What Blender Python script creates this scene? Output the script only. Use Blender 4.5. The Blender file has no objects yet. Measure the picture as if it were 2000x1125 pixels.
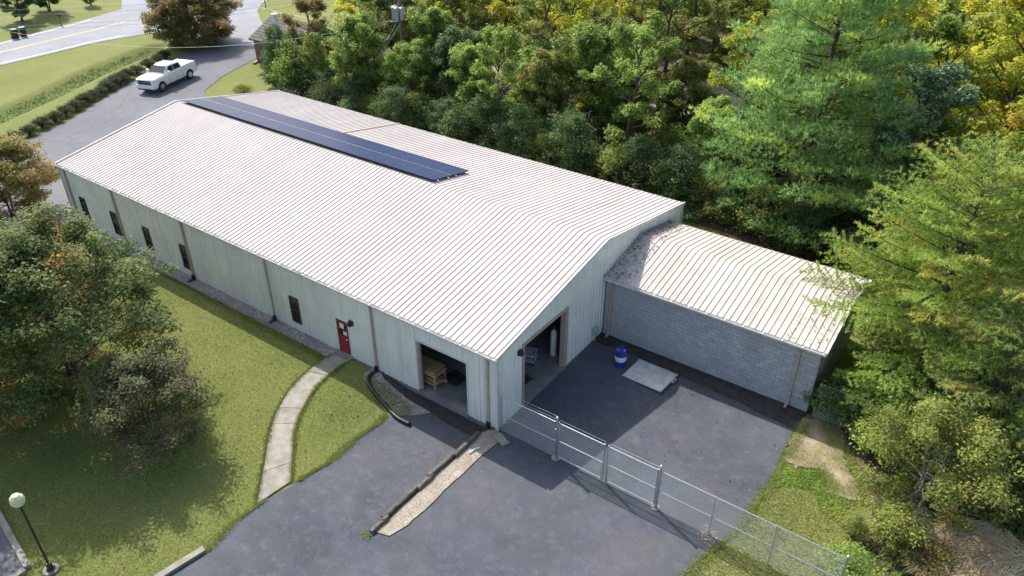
import bpy, bmesh, math, random
import numpy as np
from mathutils import Vector, Matrix
R = math.radians
scene = bpy.context.scene
C = scene.collection

# ------------------------------------------------------------------ camera, sky, sun, exposure
cam_d = bpy.data.cameras.new('camera'); cam_o = bpy.data.objects.new('camera', cam_d); C.objects.link(cam_o)
cam_o.location = (15.316, -20.247, 23.363)
cam_o.rotation_euler = (math.pi/2 - 0.562, 0, 2.193 - math.pi/2)
cam_d.sensor_width = 36; cam_d.lens = 26.97
cam_d.clip_start = 0.2; cam_d.clip_end = 2000
scene.camera = cam_o
SUN = Vector((-0.93, 0.375, 1.0)).normalized()
w = bpy.data.worlds.new('World'); scene.world = w; w.use_nodes = True
nt = w.node_tree; bg = nt.nodes['Background']
sky = nt.nodes.new('ShaderNodeTexSky'); sky.sky_type = 'NISHITA'; sky.sun_disc = False
sky.sun_elevation = math.asin(SUN.z); sky.sun_rotation = math.atan2(SUN.x, SUN.y)
sky.air_density = 1.0; sky.dust_density = 3.0; sky.ozone_density = .4
nt.links.new(sky.outputs[0], bg.inputs[0]); bg.inputs[1].default_value = 0.15
sl = bpy.data.lights.new('sun', 'SUN'); sl.energy = 3.7; sl.angle = R(0.53); sl.color = (1.0, 0.95, 0.87)
so = bpy.data.objects.new('sun', sl); C.objects.link(so)
so.rotation_euler = (-SUN).to_track_quat('-Z', 'Y').to_euler()
so.location = (-40, 20, 60)
scene.view_settings.view_transform = 'Standard'; scene.view_settings.look = 'None'
scene.view_settings.gamma = 1; scene.view_settings.exposure = 0.8
scene.view_settings.use_curve_mapping = False

# ------------------------------------------------------------------ materials
def _new(name):
    m = bpy.data.materials.new(name); m.use_nodes = True
    return m, m.node_tree, m.node_tree.nodes['Principled BSDF']
def mixc(nt, fac, a, b, mode='MIX'):
    n = nt.nodes.new('ShaderNodeMix'); n.data_type = 'RGBA'; n.blend_type = mode
    for s, v in ((0, fac), (6, a), (7, b)):
        if hasattr(v, 'links'): nt.links.new(v, n.inputs[s])
        elif s == 0: n.inputs[0].default_value = v
        else: n.inputs[s].default_value = (*v, 1)
    return n.outputs[2]
def noise(nt, vec, scale, detail=4, rough=.55, lo=.35, hi=.65, dist=0):
    n = nt.nodes.new('ShaderNodeTexNoise'); n.inputs['Scale'].default_value = scale
    n.inputs['Detail'].default_value = detail; n.inputs['Roughness'].default_value = rough
    n.inputs['Distortion'].default_value = dist
    nt.links.new(vec, n.inputs['Vector'])
    r = nt.nodes.new('ShaderNodeMapRange'); r.inputs[1].default_value = lo; r.inputs[2].default_value = hi
    nt.links.new(n.outputs[0], r.inputs[0]); return r.outputs[0]
def pos(nt): return nt.nodes.new('ShaderNodeNewGeometry').outputs['Position']
def objc(nt): return nt.nodes.new('ShaderNodeTexCoord').outputs['Object']
def bump(nt, b, h, strength=.3, dist=.02):
    n = nt.nodes.new('ShaderNodeBump'); n.inputs['Strength'].default_value = strength
    n.inputs['Distance'].default_value = dist
    nt.links.new(h, n.inputs['Height']); nt.links.new(n.outputs[0], b.inputs['Normal'])
def scl(nt, vec, s):
    n = nt.nodes.new('ShaderNodeMapping'); n.inputs['Scale'].default_value = s
    nt.links.new(vec, n.inputs[0]); return n.outputs[0]
def plain(name, col, rough=.6, metal=0, var=.12, scale=3, bmp=0, bscale=30, rnd=0.0, dirt=None, dscale=.7, dlo=.5, dhi=.75, streak=None, smap=(1, 1, 1), samt=(.52, .8)):
    """base colour with patchy variation, optional dirt, optional per-piece tone"""
    m, nt, b = _new(name); P = pos(nt)
    dk = tuple(c*(1-var) for c in col); lt = tuple(min(1, c*(1+var*.6)) for c in col)
    c = mixc(nt, noise(nt, P, scale), dk, lt)
    if dirt: c = mixc(nt, noise(nt, P, dscale, 6, .65, dlo, dhi), c, dirt)
    if streak: c = mixc(nt, noise(nt, scl(nt, P, smap), 1.0, 5, .65, *samt), c, streak)
    if rnd:
        oi = nt.nodes.new('ShaderNodeObjectInfo'); mr = nt.nodes.new('ShaderNodeMapRange')
        mr.inputs[3].default_value = 1-rnd; mr.inputs[4].default_value = 1+rnd*.5
        nt.links.new(oi.outputs['Random'], mr.inputs[0])
        h = nt.nodes.new('ShaderNodeHueSaturation'); nt.links.new(mr.outputs[0], h.inputs['Value'])
        nt.links.new(c, h.inputs['Color']); c = h.outputs[0]
    nt.links.new(c, b.inputs['Base Color']); b.inputs['Roughness'].default_value = rough
    b.inputs['Metallic'].default_value = metal
    if bmp: bump(nt, b, noise(nt, P, bscale, 3, .6, 0, 1), bmp, .02)
    return m
def leafmat(name, cols, accent=None, athr=.86, trans=.55, rough=.6):
    """cols: dark, mid, light leaf colours (reflected plus transmitted); accent: turned leaves on whole clumps"""
    k_ = 1.78; cols = [tuple(min(.7, v*k_) for v in c) for c in cols]; accent = accent and tuple(min(.7, v*k_) for v in accent)
    m, nt, b = _new(name)
    a1 = nt.nodes.new('ShaderNodeAttribute'); a1.attribute_name = 'tint'
    a2 = nt.nodes.new('ShaderNodeAttribute'); a2.attribute_name = 'clump'
    ad = nt.nodes.new('ShaderNodeMath'); ad.operation = 'MULTIPLY_ADD'
    nt.links.new(a1.outputs['Fac'], ad.inputs[0]); ad.inputs[1].default_value = .5
    mm = nt.nodes.new('ShaderNodeMath'); mm.operation = 'MULTIPLY'; mm.inputs[1].default_value = .5
    nt.links.new(a2.outputs['Fac'], mm.inputs[0]); nt.links.new(mm.outputs[0], ad.inputs[2])
    rp = nt.nodes.new('ShaderNodeValToRGB'); e = rp.color_ramp.elements
    e[0].position = .15; e[0].color = (*cols[0], 1); e[1].position = .85; e[1].color = (*cols[2], 1)
    k = e.new(.5); k.color = (*cols[1], 1)
    nt.links.new(ad.outputs[0], rp.inputs[0]); c = rp.outputs[0]
    if accent:
        mr = nt.nodes.new('ShaderNodeMapRange'); mr.inputs[1].default_value = athr-.06; mr.inputs[2].default_value = athr+.06
        nt.links.new(a2.outputs['Fac'], mr.inputs[0])
        c = mixc(nt, mr.outputs[0], c, accent)
    oi = nt.nodes.new('ShaderNodeObjectInfo'); mr = nt.nodes.new('ShaderNodeMapRange')
    mr.inputs[3].default_value = .85; mr.inputs[4].default_value = 1.2
    nt.links.new(oi.outputs['Random'], mr.inputs[0])
    h = nt.nodes.new('ShaderNodeHueSaturation'); nt.links.new(mr.outputs[0], h.inputs['Value']); nt.links.new(c, h.inputs['Color'])
    c = h.outputs[0]
    nt.links.new(c, b.inputs['Base Color']); b.inputs['Roughness'].default_value = rough
    b.inputs['Specular IOR Level'].default_value = .22
    t = nt.nodes.new('ShaderNodeBsdfTranslucent'); nt.links.new(c, t.inputs[0])
    mx = nt.nodes.new('ShaderNodeMixShader'); mx.inputs[0].default_value = trans
    nt.links.new(b.outputs[0], mx.inputs[1]); nt.links.new(t.outputs[0], mx.inputs[2])
    nt.links.new(mx.outputs[0], nt.nodes['Material Output'].inputs[0])
    return m
def glass(name, col=(.02, .025, .03), rough=.08):
    m, nt, b = _new(name); b.inputs['Base Color'].default_value = (*col, 1)
    b.inputs['Roughness'].default_value = rough; b.inputs['IOR'].default_value = 1.5; return m

def grass_mat(name, a, b_, dry, sc=1.0):
    m, nt, b = _new(name); P = pos(nt)
    c = mixc(nt, noise(nt, P, .35*sc, 5, .6, .35, .68), a, b_)
    c = mixc(nt, noise(nt, P, .13*sc, 3, .5, .50, .75), c, dry)
    c = mixc(nt, noise(nt, P, 9, 4, .7, .3, .75), c, tuple(x*.62 for x in a))
    c = mixc(nt, noise(nt, P, 22, 2, .7, .52, .8), c, tuple(min(1, x*1.35) for x in dry))
    nt.links.new(c, b.inputs['Base Color']); b.inputs['Roughness'].default_value = .9
    b.inputs['Specular IOR Level'].default_value = .15
    bump(nt, b, noise(nt, P, 14, 5, .75, 0, 1), .9, .06); return m
def asphalt_mat(name, a, b_, crack=.5, stain=(.03, .03, .035), st=(.58, .72), tint=None):
    m, nt, b = _new(name); P = pos(nt)
    c = mixc(nt, noise(nt, P, .22, 5, .6, .35, .65, .6), a, b_)
    c = mixc(nt, noise(nt, P, .55, 6, .7, *st), c, stain)
    if tint:
        for k, (tc, f) in enumerate(tint): c = mixc(nt, noise(nt, scl(nt, P, (1, 1, 1+k)), f, 5, .6, .48, .72), c, tc)
    c = mixc(nt, noise(nt, P, 2.2, 5, .7, .5, .8), c, tuple(x*1.3 for x in b_))
    c = mixc(nt, noise(nt, P, 22, 3, .8, .42, .8), c, tuple(x*.55 for x in a))
    c = mixc(nt, noise(nt, P, 31, 2, .8, .56, .85), c, tuple(x*1.7 for x in b_))
    if crack:
        v = nt.nodes.new('ShaderNodeTexVoronoi'); v.feature = 'DISTANCE_TO_EDGE'; v.inputs['Scale'].default_value = .16
        wn = nt.nodes.new('ShaderNodeTexNoise'); wn.inputs['Scale'].default_value = .8; wn.inputs['Detail'].default_value = 5
        nt.links.new(P, wn.inputs['Vector'])
        va = nt.nodes.new('ShaderNodeMix'); va.data_type = 'VECTOR'; va.inputs[0].default_value = .16
        va.blend_type = 'ADD' if hasattr(va, 'blend_type') else 'MIX'
        s2 = nt.nodes.new('ShaderNodeVectorMath'); s2.operation = 'MULTIPLY_ADD'
        s2.inputs[1].default_value = (1.6, 1.6, 1.6)
        nt.links.new(wn.outputs['Color'], s2.inputs[0]); nt.links.new(P, s2.inputs[2])
        nt.nodes.remove(va)
        nt.links.new(s2.outputs[0], v.inputs['Vector'])
        r = nt.nodes.new('ShaderNodeMapRange'); r.inputs[1].default_value = .0; r.inputs[2].default_value = .007
        r.inputs[3].default_value = crack; r.inputs[4].default_value = 0
        nt.links.new(v.outputs['Distance'], r.inputs[0])
        c = mixc(nt, r.outputs[0], c, (.025, .025, .028))
    nt.links.new(c, b.inputs['Base Color']); b.inputs['Roughness'].default_value = .88
    bump(nt, b, noise(nt, P, 55, 3, .7, 0, 1), .45, .01); return m
def stones_mat(name, cols, scale=14):
    m, nt, b = _new(name); P = pos(nt)
    v = nt.nodes.new('ShaderNodeTexVoronoi'); v.inputs['Scale'].default_value = scale; nt.links.new(P, v.inputs['Vector'])
    rp = nt.nodes.new('ShaderNodeValToRGB'); e = rp.color_ramp.elements
    e[0].color = (*cols[0], 1); e[1].color = (*cols[2], 1); k = e.new(.5); k.color = (*cols[1], 1)
    sp = nt.nodes.new('ShaderNodeSeparateColor'); nt.links.new(v.outputs['Color'], sp.inputs[0])
    nt.links.new(sp.outputs[0], rp.inputs[0])
    c = mixc(nt, noise(nt, P, .8, 4, .6, .4, .7), rp.outputs[0], tuple(x*.7 for x in cols[1]))
    nt.links.new(c, b.inputs['Base Color']); b.inputs['Roughness'].default_value = .9
    bump(nt, b, v.outputs['Distance'], -.8, .03); return m

M = {}
M['grass'] = grass_mat('lawn grass', (.150, .190, .046), (.205, .226, .068), (.27, .255, .105))
M['asphalt'] = asphalt_mat('sealed asphalt', (.042, .049, .064), (.098, .108, .132), .25, (.020, .023, .032), (.50, .70), [((.100, .096, .102), .17), ((.068, .082, .088), .29), ((.058, .066, .094), .41)])
M['asphalt_lot'] = asphalt_mat('parking lot asphalt', (.095, .102, .12), (.135, .143, .165), .7, (.06, .065, .08))
M['road'] = asphalt_mat('road asphalt', (.19, .205, .235), (.25, .265, .295), .2, (.15, .16, .185))
M['concrete_road'] = plain('pale concrete drive', (.48, .47, .47), .85, var=.15, scale=.5)
M['concrete'] = plain('weathered concrete', (.27, .255, .215), .85, var=.22, scale=2.5, bmp=.25, rnd=.16, dirt=(.16, .155, .11), dscale=1.4)
M['slab'] = plain('shop floor concrete', (.21, .205, .195), .7, var=.25, scale=1.2, dirt=(.10, .095, .09), dscale=.8)
M['gravel'] = stones_mat('pale gravel', ((.17, .145, .11), (.31, .27, .205), (.46, .42, .37)), 24)
M['gravel_grey'] = stones_mat('grey gravel', ((.14, .13, .12), (.26, .24, .23), (.38, .36, .35)), 11)
M['litter'] = stones_mat('forest floor', ((.035, .028, .018), (.085, .06, .038), (.14, .10, .06)), 6)
M['dirt'] = plain('dry sandy dirt', (.30, .24, .165), .95, var=.35, scale=1.6, bmp=.5, bscale=12, dirt=(.20, .19, .07), dscale=1.1, dlo=.5, dhi=.62)
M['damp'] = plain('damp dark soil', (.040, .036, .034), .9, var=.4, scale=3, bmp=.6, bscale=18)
M['yellow_paint'] = plain('worn yellow paint', (.62, .46, .16), .8, var=.3, scale=2)
M['white_paint'] = plain('worn white paint', (.70, .70, .70), .8, var=.2, scale=2)
M['siding'] = plain('pale painted siding', (.80, .80, .745), .5, var=.05, scale=.9, rnd=.05, dirt=(.64, .65, .58), dscale=.5, dlo=.55, dhi=.85, streak=(.56, .56, .50), smap=(4, 4, .25), samt=(.52, .85))
M['roof'] = plain('white metal roof', (.455, .415, .40), .75, var=.07, scale=.5, rnd=.05, dirt=(.40, .37, .355), dscale=.3, dlo=.48, dhi=.75, streak=(.36, .335, .315), smap=(5.5, .22, .22), samt=(.5, .85))
M['annex_roof'] = plain('stained white metal roof', (.46, .435, .40), .75, var=.1, scale=.8, rnd=.07, dirt=(.30, .255, .22), dscale=.65, dlo=.58, dhi=.85, streak=(.34, .305, .275), smap=(4.5, .4, .4), samt=(.52, .9))
M['trim'] = plain('pale metal trim', (.62, .61, .58), .45, var=.08)
M['tan'] = plain('tan painted downspout', (.42, .33, .28), .5, var=.12)
M['gutter'] = plain('white gutter metal', (.70, .69, .68), .4, var=.1, dirt=(.30, .28, .25), dscale=2.2, dlo=.55, dhi=.8)
M['black'] = plain('black plastic', (.012, .012, .013), .5, var=.2)
M['black_metal'] = plain('black painted metal', (.018, .018, .02), .4, var=.2)
M['red'] = plain('red painted door', (.30, .022, .035), .4, var=.12)
M['glass'] = glass('dark window glass')
M['frame'] = plain('bronze window frame', (.055, .045, .035), .5)
M['block'] = plain('grey painted block', (.42, .43, .45), .75, var=.10, scale=4, bmp=.5, bscale=40, rnd=.12, dirt=(.34, .345, .36), dscale=.8, dlo=.5, dhi=.8)
M['mortar'] = plain('mortar', (.18, .185, .19), .9, var=.15, scale=5)
M['galv'] = plain('galvanised steel', (.50, .51, .53), .38, .75, var=.12, scale=6)
M['wire'] = plain('chain link wire', (.62, .63, .64), .5, 0, var=.1)
M['cell'] = None
M['solar_frame'] = plain('dark anodised frame', (.06, .065, .08), .4, .5, var=.05)
M['alu'] = plain('aluminium frame', (.55, .56, .58), .35, .8, var=.05)
M['wood'] = plain('weathered timber', (.125, .105, .09), .85, var=.4, scale=5, bmp=.6, bscale=14, rnd=.25)
M['plank'] = plain('fresh sawn plank', (.48, .31, .16), .7, var=.2, scale=3, rnd=.2)
M['pole'] = plain('weathered pole wood', (.22, .18, .145), .9, var=.25, scale=4)
M['bark'] = plain('bark', (.085, .066, .05), .95, var=.35, scale=6, bmp=.8, bscale=12)
M['bark_pale'] = plain('pale bark', (.20, .175, .145), .95, var=.35, scale=6, bmp=.8, bscale=12)
M['blue'] = plain('blue plastic drum', (.022, .045, .30), .35, var=.1)
M['white_plastic'] = plain('white plastic', (.72, .73, .74), .4, var=.06)
M['grey_metal'] = plain('grey enamel', (.42, .44, .46), .4, var=.08)
M['car_white'] = None
M['chrome'] = plain('chrome', (.6, .6, .62), .18, 1, var=.02)
M['tyre'] = plain('tyre rubber', (.014, .014, .015), .85, var=.2)
M['lens'] = glass('clear lens', (.45, .47, .5), .1)
M['tail'] = plain('red lens', (.28, .01, .012), .25, var=.05)
M['brick'] = plain('red brown brick', (.24, .115, .08), .85, var=.2, scale=5, rnd=.25)
M['shingle'] = plain('grey shingle', (.115, .11, .105), .9, var=.25, scale=4, rnd=.2)
M['globe'] = None
def _solar():
    m, nt, b = _new('solar cells'); T = nt.nodes.new('ShaderNodeTexCoord')
    br = nt.nodes.new('ShaderNodeTexBrick'); br.offset = 0; br.inputs['Scale'].default_value = 1
    for k, v in (('Brick Width', .162), ('Row Height', .162), ('Mortar Size', .006)): br.inputs[k].default_value = v
    br.inputs['Color1'].default_value = (.008, .022, .075, 1); br.inputs['Color2'].default_value = (.010, .026, .088, 1)
    br.inputs['Mortar'].default_value = (.03, .06, .15, 1)
    nt.links.new(T.outputs['Object'], br.inputs['Vector']); nt.links.new(br.outputs[0], b.inputs['Base Color'])
    b.inputs['Roughness'].default_value = .35; b.inputs['IOR'].default_value = 1.3; b.inputs['Specular IOR Level'].default_value = .2; return m
M['cell'] = _solar()
def _car():
    m, nt, b = _new('white car paint'); b.inputs['Base Color'].default_value = (.78, .78, .78, 1)
    b.inputs['Roughness'].default_value = .25; b.inputs['Coat Weight'].default_value = .8; return m
M['car_white'] = _car()
def _globe():
    m, nt, b = _new('milky lamp globe'); b.inputs['Base Color'].default_value = (.62, .64, .40, 1)
    b.inputs['Roughness'].default_value = .3; b.inputs['Subsurface Weight'].default_value = .3; return m
M['globe'] = _globe()
# foliage
M['lf_yellow'] = leafmat('yellow green leaves', ((.15, .175, .022), (.28, .30, .038), (.42, .41, .06)), (.42, .32, .05), .92)
M['lf_mid'] = leafmat('mid green leaves', ((.075, .12, .03), (.15, .22, .05), (.26, .32, .08)))
M['lf_olive'] = leafmat('olive leaves', ((.075, .098, .024), (.145, .175, .042), (.25, .27, .075)), (.22, .20, .06), .92)
M['lf_dark'] = leafmat('dark green leaves', ((.036, .064, .026), (.070, .115, .042), (.13, .18, .07)))
M['lf_gold'] = leafmat('gold leaves', ((.13, .165, .022), (.23, .245, .034), (.34, .315, .048)), (.36, .27, .04), .86)
M['lf_glossy'] = leafmat('glossy grey green leaves', ((.05, .09, .045), (.105, .165, .08), (.22, .29, .16)), None, 1, .3, .45)
M['lf_autumn'] = leafmat('turning leaves', ((.11, .085, .04), (.20, .15, .065), (.30, .22, .10)), (.16, .165, .05), .6)
M['lf_dogwood'] = leafmat('dogwood leaves', ((.050, .080, .030), (.11, .15, .052), (.23, .25, .092)), (.34, .17, .06), .93)
M['lf_orange'] = leafmat('orange green leaves', ((.10, .115, .03), (.20, .19, .05), (.32, .25, .075)), (.36, .15, .045), .82)
M['lf_purple'] = leafmat('thin purplish leaves', ((.045, .055, .03), (.09, .10, .048), (.15, .155, .07)), (.12, .085, .06), .85)
M['lf_hedge'] = leafmat('hedge leaves', ((.020, .030, .014), (.040, .054, .022), (.078, .092, .038)))
M['nd_pine'] = leafmat('pine needles', ((.068, .125, .043), (.142, .232, .078), (.26, .35, .12)), (.29, .35, .085), .82, .5, .6)
M['nd_feather'] = leafmat('yellow green needles', ((.085, .135, .028), (.18, .25, .052), (.31, .37, .095)), (.34, .31, .08), .93, .5, .6)
M['nd_cedar'] = leafmat('cedar foliage', ((.036, .075, .026), (.075, .135, .042), (.13, .195, .06)), None, 1, .3, .6)
M['nd_scrub'] = leafmat('scrub pine needles', ((.06, .10, .028), (.125, .18, .045), (.21, .26, .08)), (.26, .23, .07), .9, .5, .6)
M['dry'] = leafmat('dry grass blades', ((.22, .16, .085), (.36, .27, .16), (.50, .40, .26)), None, 1, .2, .8)
M['blade'] = leafmat('grass blades', ((.11, .145, .036), (.185, .205, .062), (.295, .28, .12)), None, 1, .4, .8)
M['weed'] = leafmat('weeds', ((.08, .15, .025), (.15, .24, .04), (.25, .31, .08)), (.30, .26, .09), .85, .4, .7)
M['deadleaf'] = leafmat('fallen leaves', ((.06, .035, .02), (.13, .075, .04), (.22, .15, .085)), None, 1, .1, .9)

# ------------------------------------------------------------------ mesh helpers
class MB:
    def __init__(s): s.v = []; s.f = []
    def add(s, vs, fs):
        o = len(s.v); s.v += [tuple(x) for x in vs]; s.f += [tuple(i+o for i in f) for f in fs]; return s
    def box(s, x0, x1, y0, y1, z0, z1):
        return s.add([(x0,y0,z0),(x1,y0,z0),(x1,y1,z0),(x0,y1,z0),(x0,y0,z1),(x1,y0,z1),(x1,y1,z1),(x0,y1,z1)],
                     [(0,3,2,1),(4,5,6,7),(0,1,5,4),(1,2,6,5),(2,3,7,6),(3,0,4,7)])
    def hexa(s, a, b):   # two quads, joined
        n = len(a); fs = [tuple(range(n))[::-1], tuple(range(n, 2*n))]
        fs += [(i, (i+1) % n, n+(i+1) % n, n+i) for i in range(n)]
        return s.add(list(a)+list(b), fs)
    def obox(s, c, ax, ay, az):  # oriented box by half axes
        c, ax, ay, az = map(Vector, (c, ax, ay, az))
        q = lambda k: [c-ax-ay+k*az, c+ax-ay+k*az, c+ax+ay+k*az, c-ax+ay+k*az]
        return s.hexa(q(-1), q(1))
    def bar(s, a, b, w, h=None, up=(0, 0, 1)):
        a, b = Vector(a), Vector(b); d = b-a; L = d.length; d.normalize()
        u = Vector(up); x = d.cross(u)
        if x.length < 1e-4: x = d.cross(Vector((1, 0, 0)))
        x.normalize(); y = x.cross(d)
        return s.obox((a+b)/2, d*L/2, x*w/2, y*(h or w)/2)
    def tube(s, pts, r, n=6, cap=True):
        pts = [Vector(p) for p in pts]; rs = r if hasattr(r, '__len__') else [r]*len(pts)
        ref = Vector((0, 0, 1)); vs = []
        d0 = (pts[-1]-pts[0]).normalized() if (pts[-1]-pts[0]).length > 1e-6 else Vector((0,0,1))
        if abs(d0.z) > .8: ref = Vector((1, 0, 0))
        for i, p in enumerate(pts):
            d = (pts[min(i+1, len(pts)-1)]-pts[max(i-1, 0)]).normalized()
            x = d.cross(ref).normalized(); y = x.cross(d)
            for k in range(n):
                a = 2*math.pi*k/n; vs.append(p+(x*math.cos(a)+y*math.sin(a))*rs[i])
        fs = [(i*n+k, i*n+(k+1) % n, (i+1)*n+(k+1) % n, (i+1)*n+k) for i in range(len(pts)-1) for k in range(n)]
        if cap: fs += [tuple(range(n))[::-1], tuple(range((len(pts)-1)*n, len(pts)*n))]
        return s.add(vs, fs)
    def lathe(s, prof, n=24, c=(0, 0, 0)):
        vs = []
        for (r, z) in prof:
            for k in range(n):
                a = 2*math.pi*k/n; vs.append((c[0]+r*math.cos(a), c[1]+r*math.sin(a), c[2]+z))
        fs = [(i*n+k, i*n+(k+1) % n, (i+1)*n+(k+1) % n, (i+1)*n+k) for i in range(len(prof)-1) for k in range(n)]
        fs += [tuple(range(n))[::-1], tuple(range((len(prof)-1)*n, len(prof)*n))]
        return s.add(vs, fs)
    def poly(s, pts): return s.add(pts, [tuple(range(len(pts)))])
    def mesh(s, name, mat=None, smooth=False):
        m = bpy.data.meshes.new(name); m.from_pydata([tuple(v) for v in s.v], [], s.f)
        if mat: m.materials.append(M[mat] if isinstance(mat, str) else mat)
        if smooth:
            m.polygons.foreach_set('use_smooth', [True]*len(m.polygons))
            m.set_sharp_from_angle(angle=R(40))
        m.update(); return m
def link(name, mesh, parent=None, loc=None):
    o = bpy.data.objects.new(name, mesh); C.objects.link(o)
    if parent: o.parent = parent
    if loc: o.location = loc
    return o
def part(name, mb, mat, parent, loc=None, smooth=False, label=None):
    o = link(name, mb.mesh(name, mat, smooth), parent, loc)
    if label: o['label'] = label
    return o
def tag(o, label, cat, group=None):
    o['label'] = label; o['category'] = cat
    if group: o['group'] = group
    return o
def thing(name, label, cat, loc=(0, 0, 0), rz=0, group=None):
    o = bpy.data.objects.new(name, None); C.objects.link(o); o.location = loc; o.rotation_euler = (0, 0, rz)
    o.empty_display_size = .3
    return tag(o, label, cat, group)
def copy_tree(o, parent=None):
    c = o.copy(); C.objects.link(c)
    if parent: c.parent = parent
    for ch in [x for x in o.children]: copy_tree(ch, c)
    return c
def structure(o): o['kind'] = 'structure'; return o
def stuff(o, label=None, cat=None):
    o['kind'] = 'stuff'
    if label: o['label'] = label
    if cat: o['category'] = cat
    return o
def sm(a, b, x):
    t = np.clip((x-a)/(b-a), 0, 1); return t*t*(3-2*t)
def in_poly(P, poly):
    x, y = P[:, 0], P[:, 1]; r = np.zeros(len(P), bool); n = len(poly); j = n-1
    for i in range(n):
        xi, yi = poly[i]; xj, yj = poly[j]
        c = ((yi > y) != (yj > y)) & (x < (xj-xi)*(y-yi)/((yj-yi) if yj != yi else 1e-9)+xi)
        r ^= c; j = i
    return r
def wav(seed):
    g = random.Random(seed); k = [(g.uniform(.6, 3.2), g.uniform(0, 6.3), g.uniform(.3, 1)) for _ in range(6)]
    return lambda t: sum(a*math.sin(f*t+p) for f, p, a in k)/3
def ragged(poly, seed, amp=.1, step=.35):
    """resample a closed outline and roughen it"""
    wv = wav(seed); g = random.Random(seed); out = []; t = 0
    for i in range(len(poly)):
        a = Vector((*poly[i], 0)); b = Vector((*poly[(i+1) % len(poly)], 0)); L = (b-a).length
        n = max(1, int(L/step)); d = (b-a)/max(L, 1e-6); nr = Vector((-d.y, d.x, 0))
        for k in range(n):
            p = a+(b-a)*k/n; t += L/n
            p = p+nr*(wv(t)*amp+g.uniform(-.3, .3)*amp)
            out.append((p.x, p.y))
    return out

# ------------------------------------------------------------------ terrain
DITCH = [(-58.5, 3.5), (-62.2, 11.2), (-65.9, 18.6), (-69.7, 28.1)]
def seg_dist(x, y, pl):
    d = np.full(np.shape(x), 1e9)
    for (ax, ay), (bx, by) in zip(pl[:-1], pl[1:]):
        t = np.clip(((x-ax)*(bx-ax)+(y-ay)*(by-ay))/((bx-ax)**2+(by-ay)**2), 0, 1)
        d = np.minimum(d, np.hypot(x-ax-t*(bx-ax), y-ay-t*(by-ay)))
    return d
def H(x, y):
    x = np.asarray(x, float); y = np.asarray(y, float)
    sunk = sm(-7.2, -4.9, x)*(1-sm(-.62, -.42, x))*sm(-7.6, -3.2, y)*(1-sm(.1, .5, y))
    z = -.30*sunk
    z = z-.65*(1-sm(.1, 2.0, seg_dist(x, y, DITCH)))
    far = sm(14, 40, np.hypot(x-5, y-5))
    z = z+.06*np.sin(x*.31+1)*np.sin(y*.27)*far*(1-sm(-45, -40, x))
    z = z+.5*sm(14, 26, x)*(1+.5*np.sin(y*.4+x*.3))      # bank on the wooded side
    return z
def sheet(name, poly, mat, lift=.0, step=.5, bounds=None):
    bm = bmesh.new(); f = bm.faces.new([bm.verts.new((x, y, 0)) for x, y in poly])
    bmesh.ops.triangulate(bm, faces=[f])
    xs = [p[0] for p in poly]; ys = [p[1] for p in poly]
    for ax, lo, hi in ((0, min(xs), max(xs)), (1, min(ys), max(ys))):
        ls = list(np.arange(math.ceil(lo/step)*step, hi, step))
        if ax == 0: ls += [q for q in (-.62, -.42) if lo < q < hi and step < 1]
        for q in ls:
            co = [0, 0, 0]; co[ax] = q; no = [0, 0, 0]; no[ax] = 1
            bmesh.ops.bisect_plane(bm, geom=bm.verts[:]+bm.edges[:]+bm.faces[:], plane_co=co, plane_no=no, dist=1e-5)
    co = np.array([v.co[:] for v in bm.verts]); z = H(co[:, 0], co[:, 1])+lift
    for v, q in zip(bm.verts, z): v.co.z = q
    bmesh.ops.recalc_face_normals(bm, faces=bm.faces)
    me = bpy.data.meshes.new(name); bm.to_mesh(me); bm.free()
    if sum(p.normal.z for p in me.polygons) < 0: me.flip_normals()
    me.materials.append(M[mat]); return structure(link(name, me))
def ground():
    def lines(lo, hi, fl, fh, fine, coarse):
        a = list(np.arange(fl, fh, fine)); b = list(np.arange(fh, hi, coarse)); c = list(np.arange(fl, lo, -coarse))[1:]
        far = [60, 160, 400, 900]
        return np.array([lo-f for f in far[::-1]]+[lo]+c[::-1]+a+b+[hi]+[hi+f for f in far])
    xs = lines(-120, 60, -20, 18, .5, 1.0); ys = lines(-40, 130, -20, 12, .5, 1.5)
    xs = np.unique(np.concatenate([xs, [-.62, -.42], np.arange(-73, -55, .4)])); ys = np.unique(np.concatenate([ys, np.arange(0, 31, .5)]))
    X, Y = np.meshgrid(xs, ys); Z = H(X, Y)-.035
    n, m = X.shape; V = np.stack([X, Y, Z], -1).reshape(-1, 3)
    i = np.arange(n-1)[:, None]*m+np.arange(m-1)[None]; F = np.stack([i, i+1, i+m+1, i+m], -1).reshape(-1, 4)
    me = bpy.data.meshes.new('ground'); me.from_pydata(V.tolist(), [], F.tolist()); me.materials.append(M['grass'])
    structure(link('ground', me))
ground()
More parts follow.
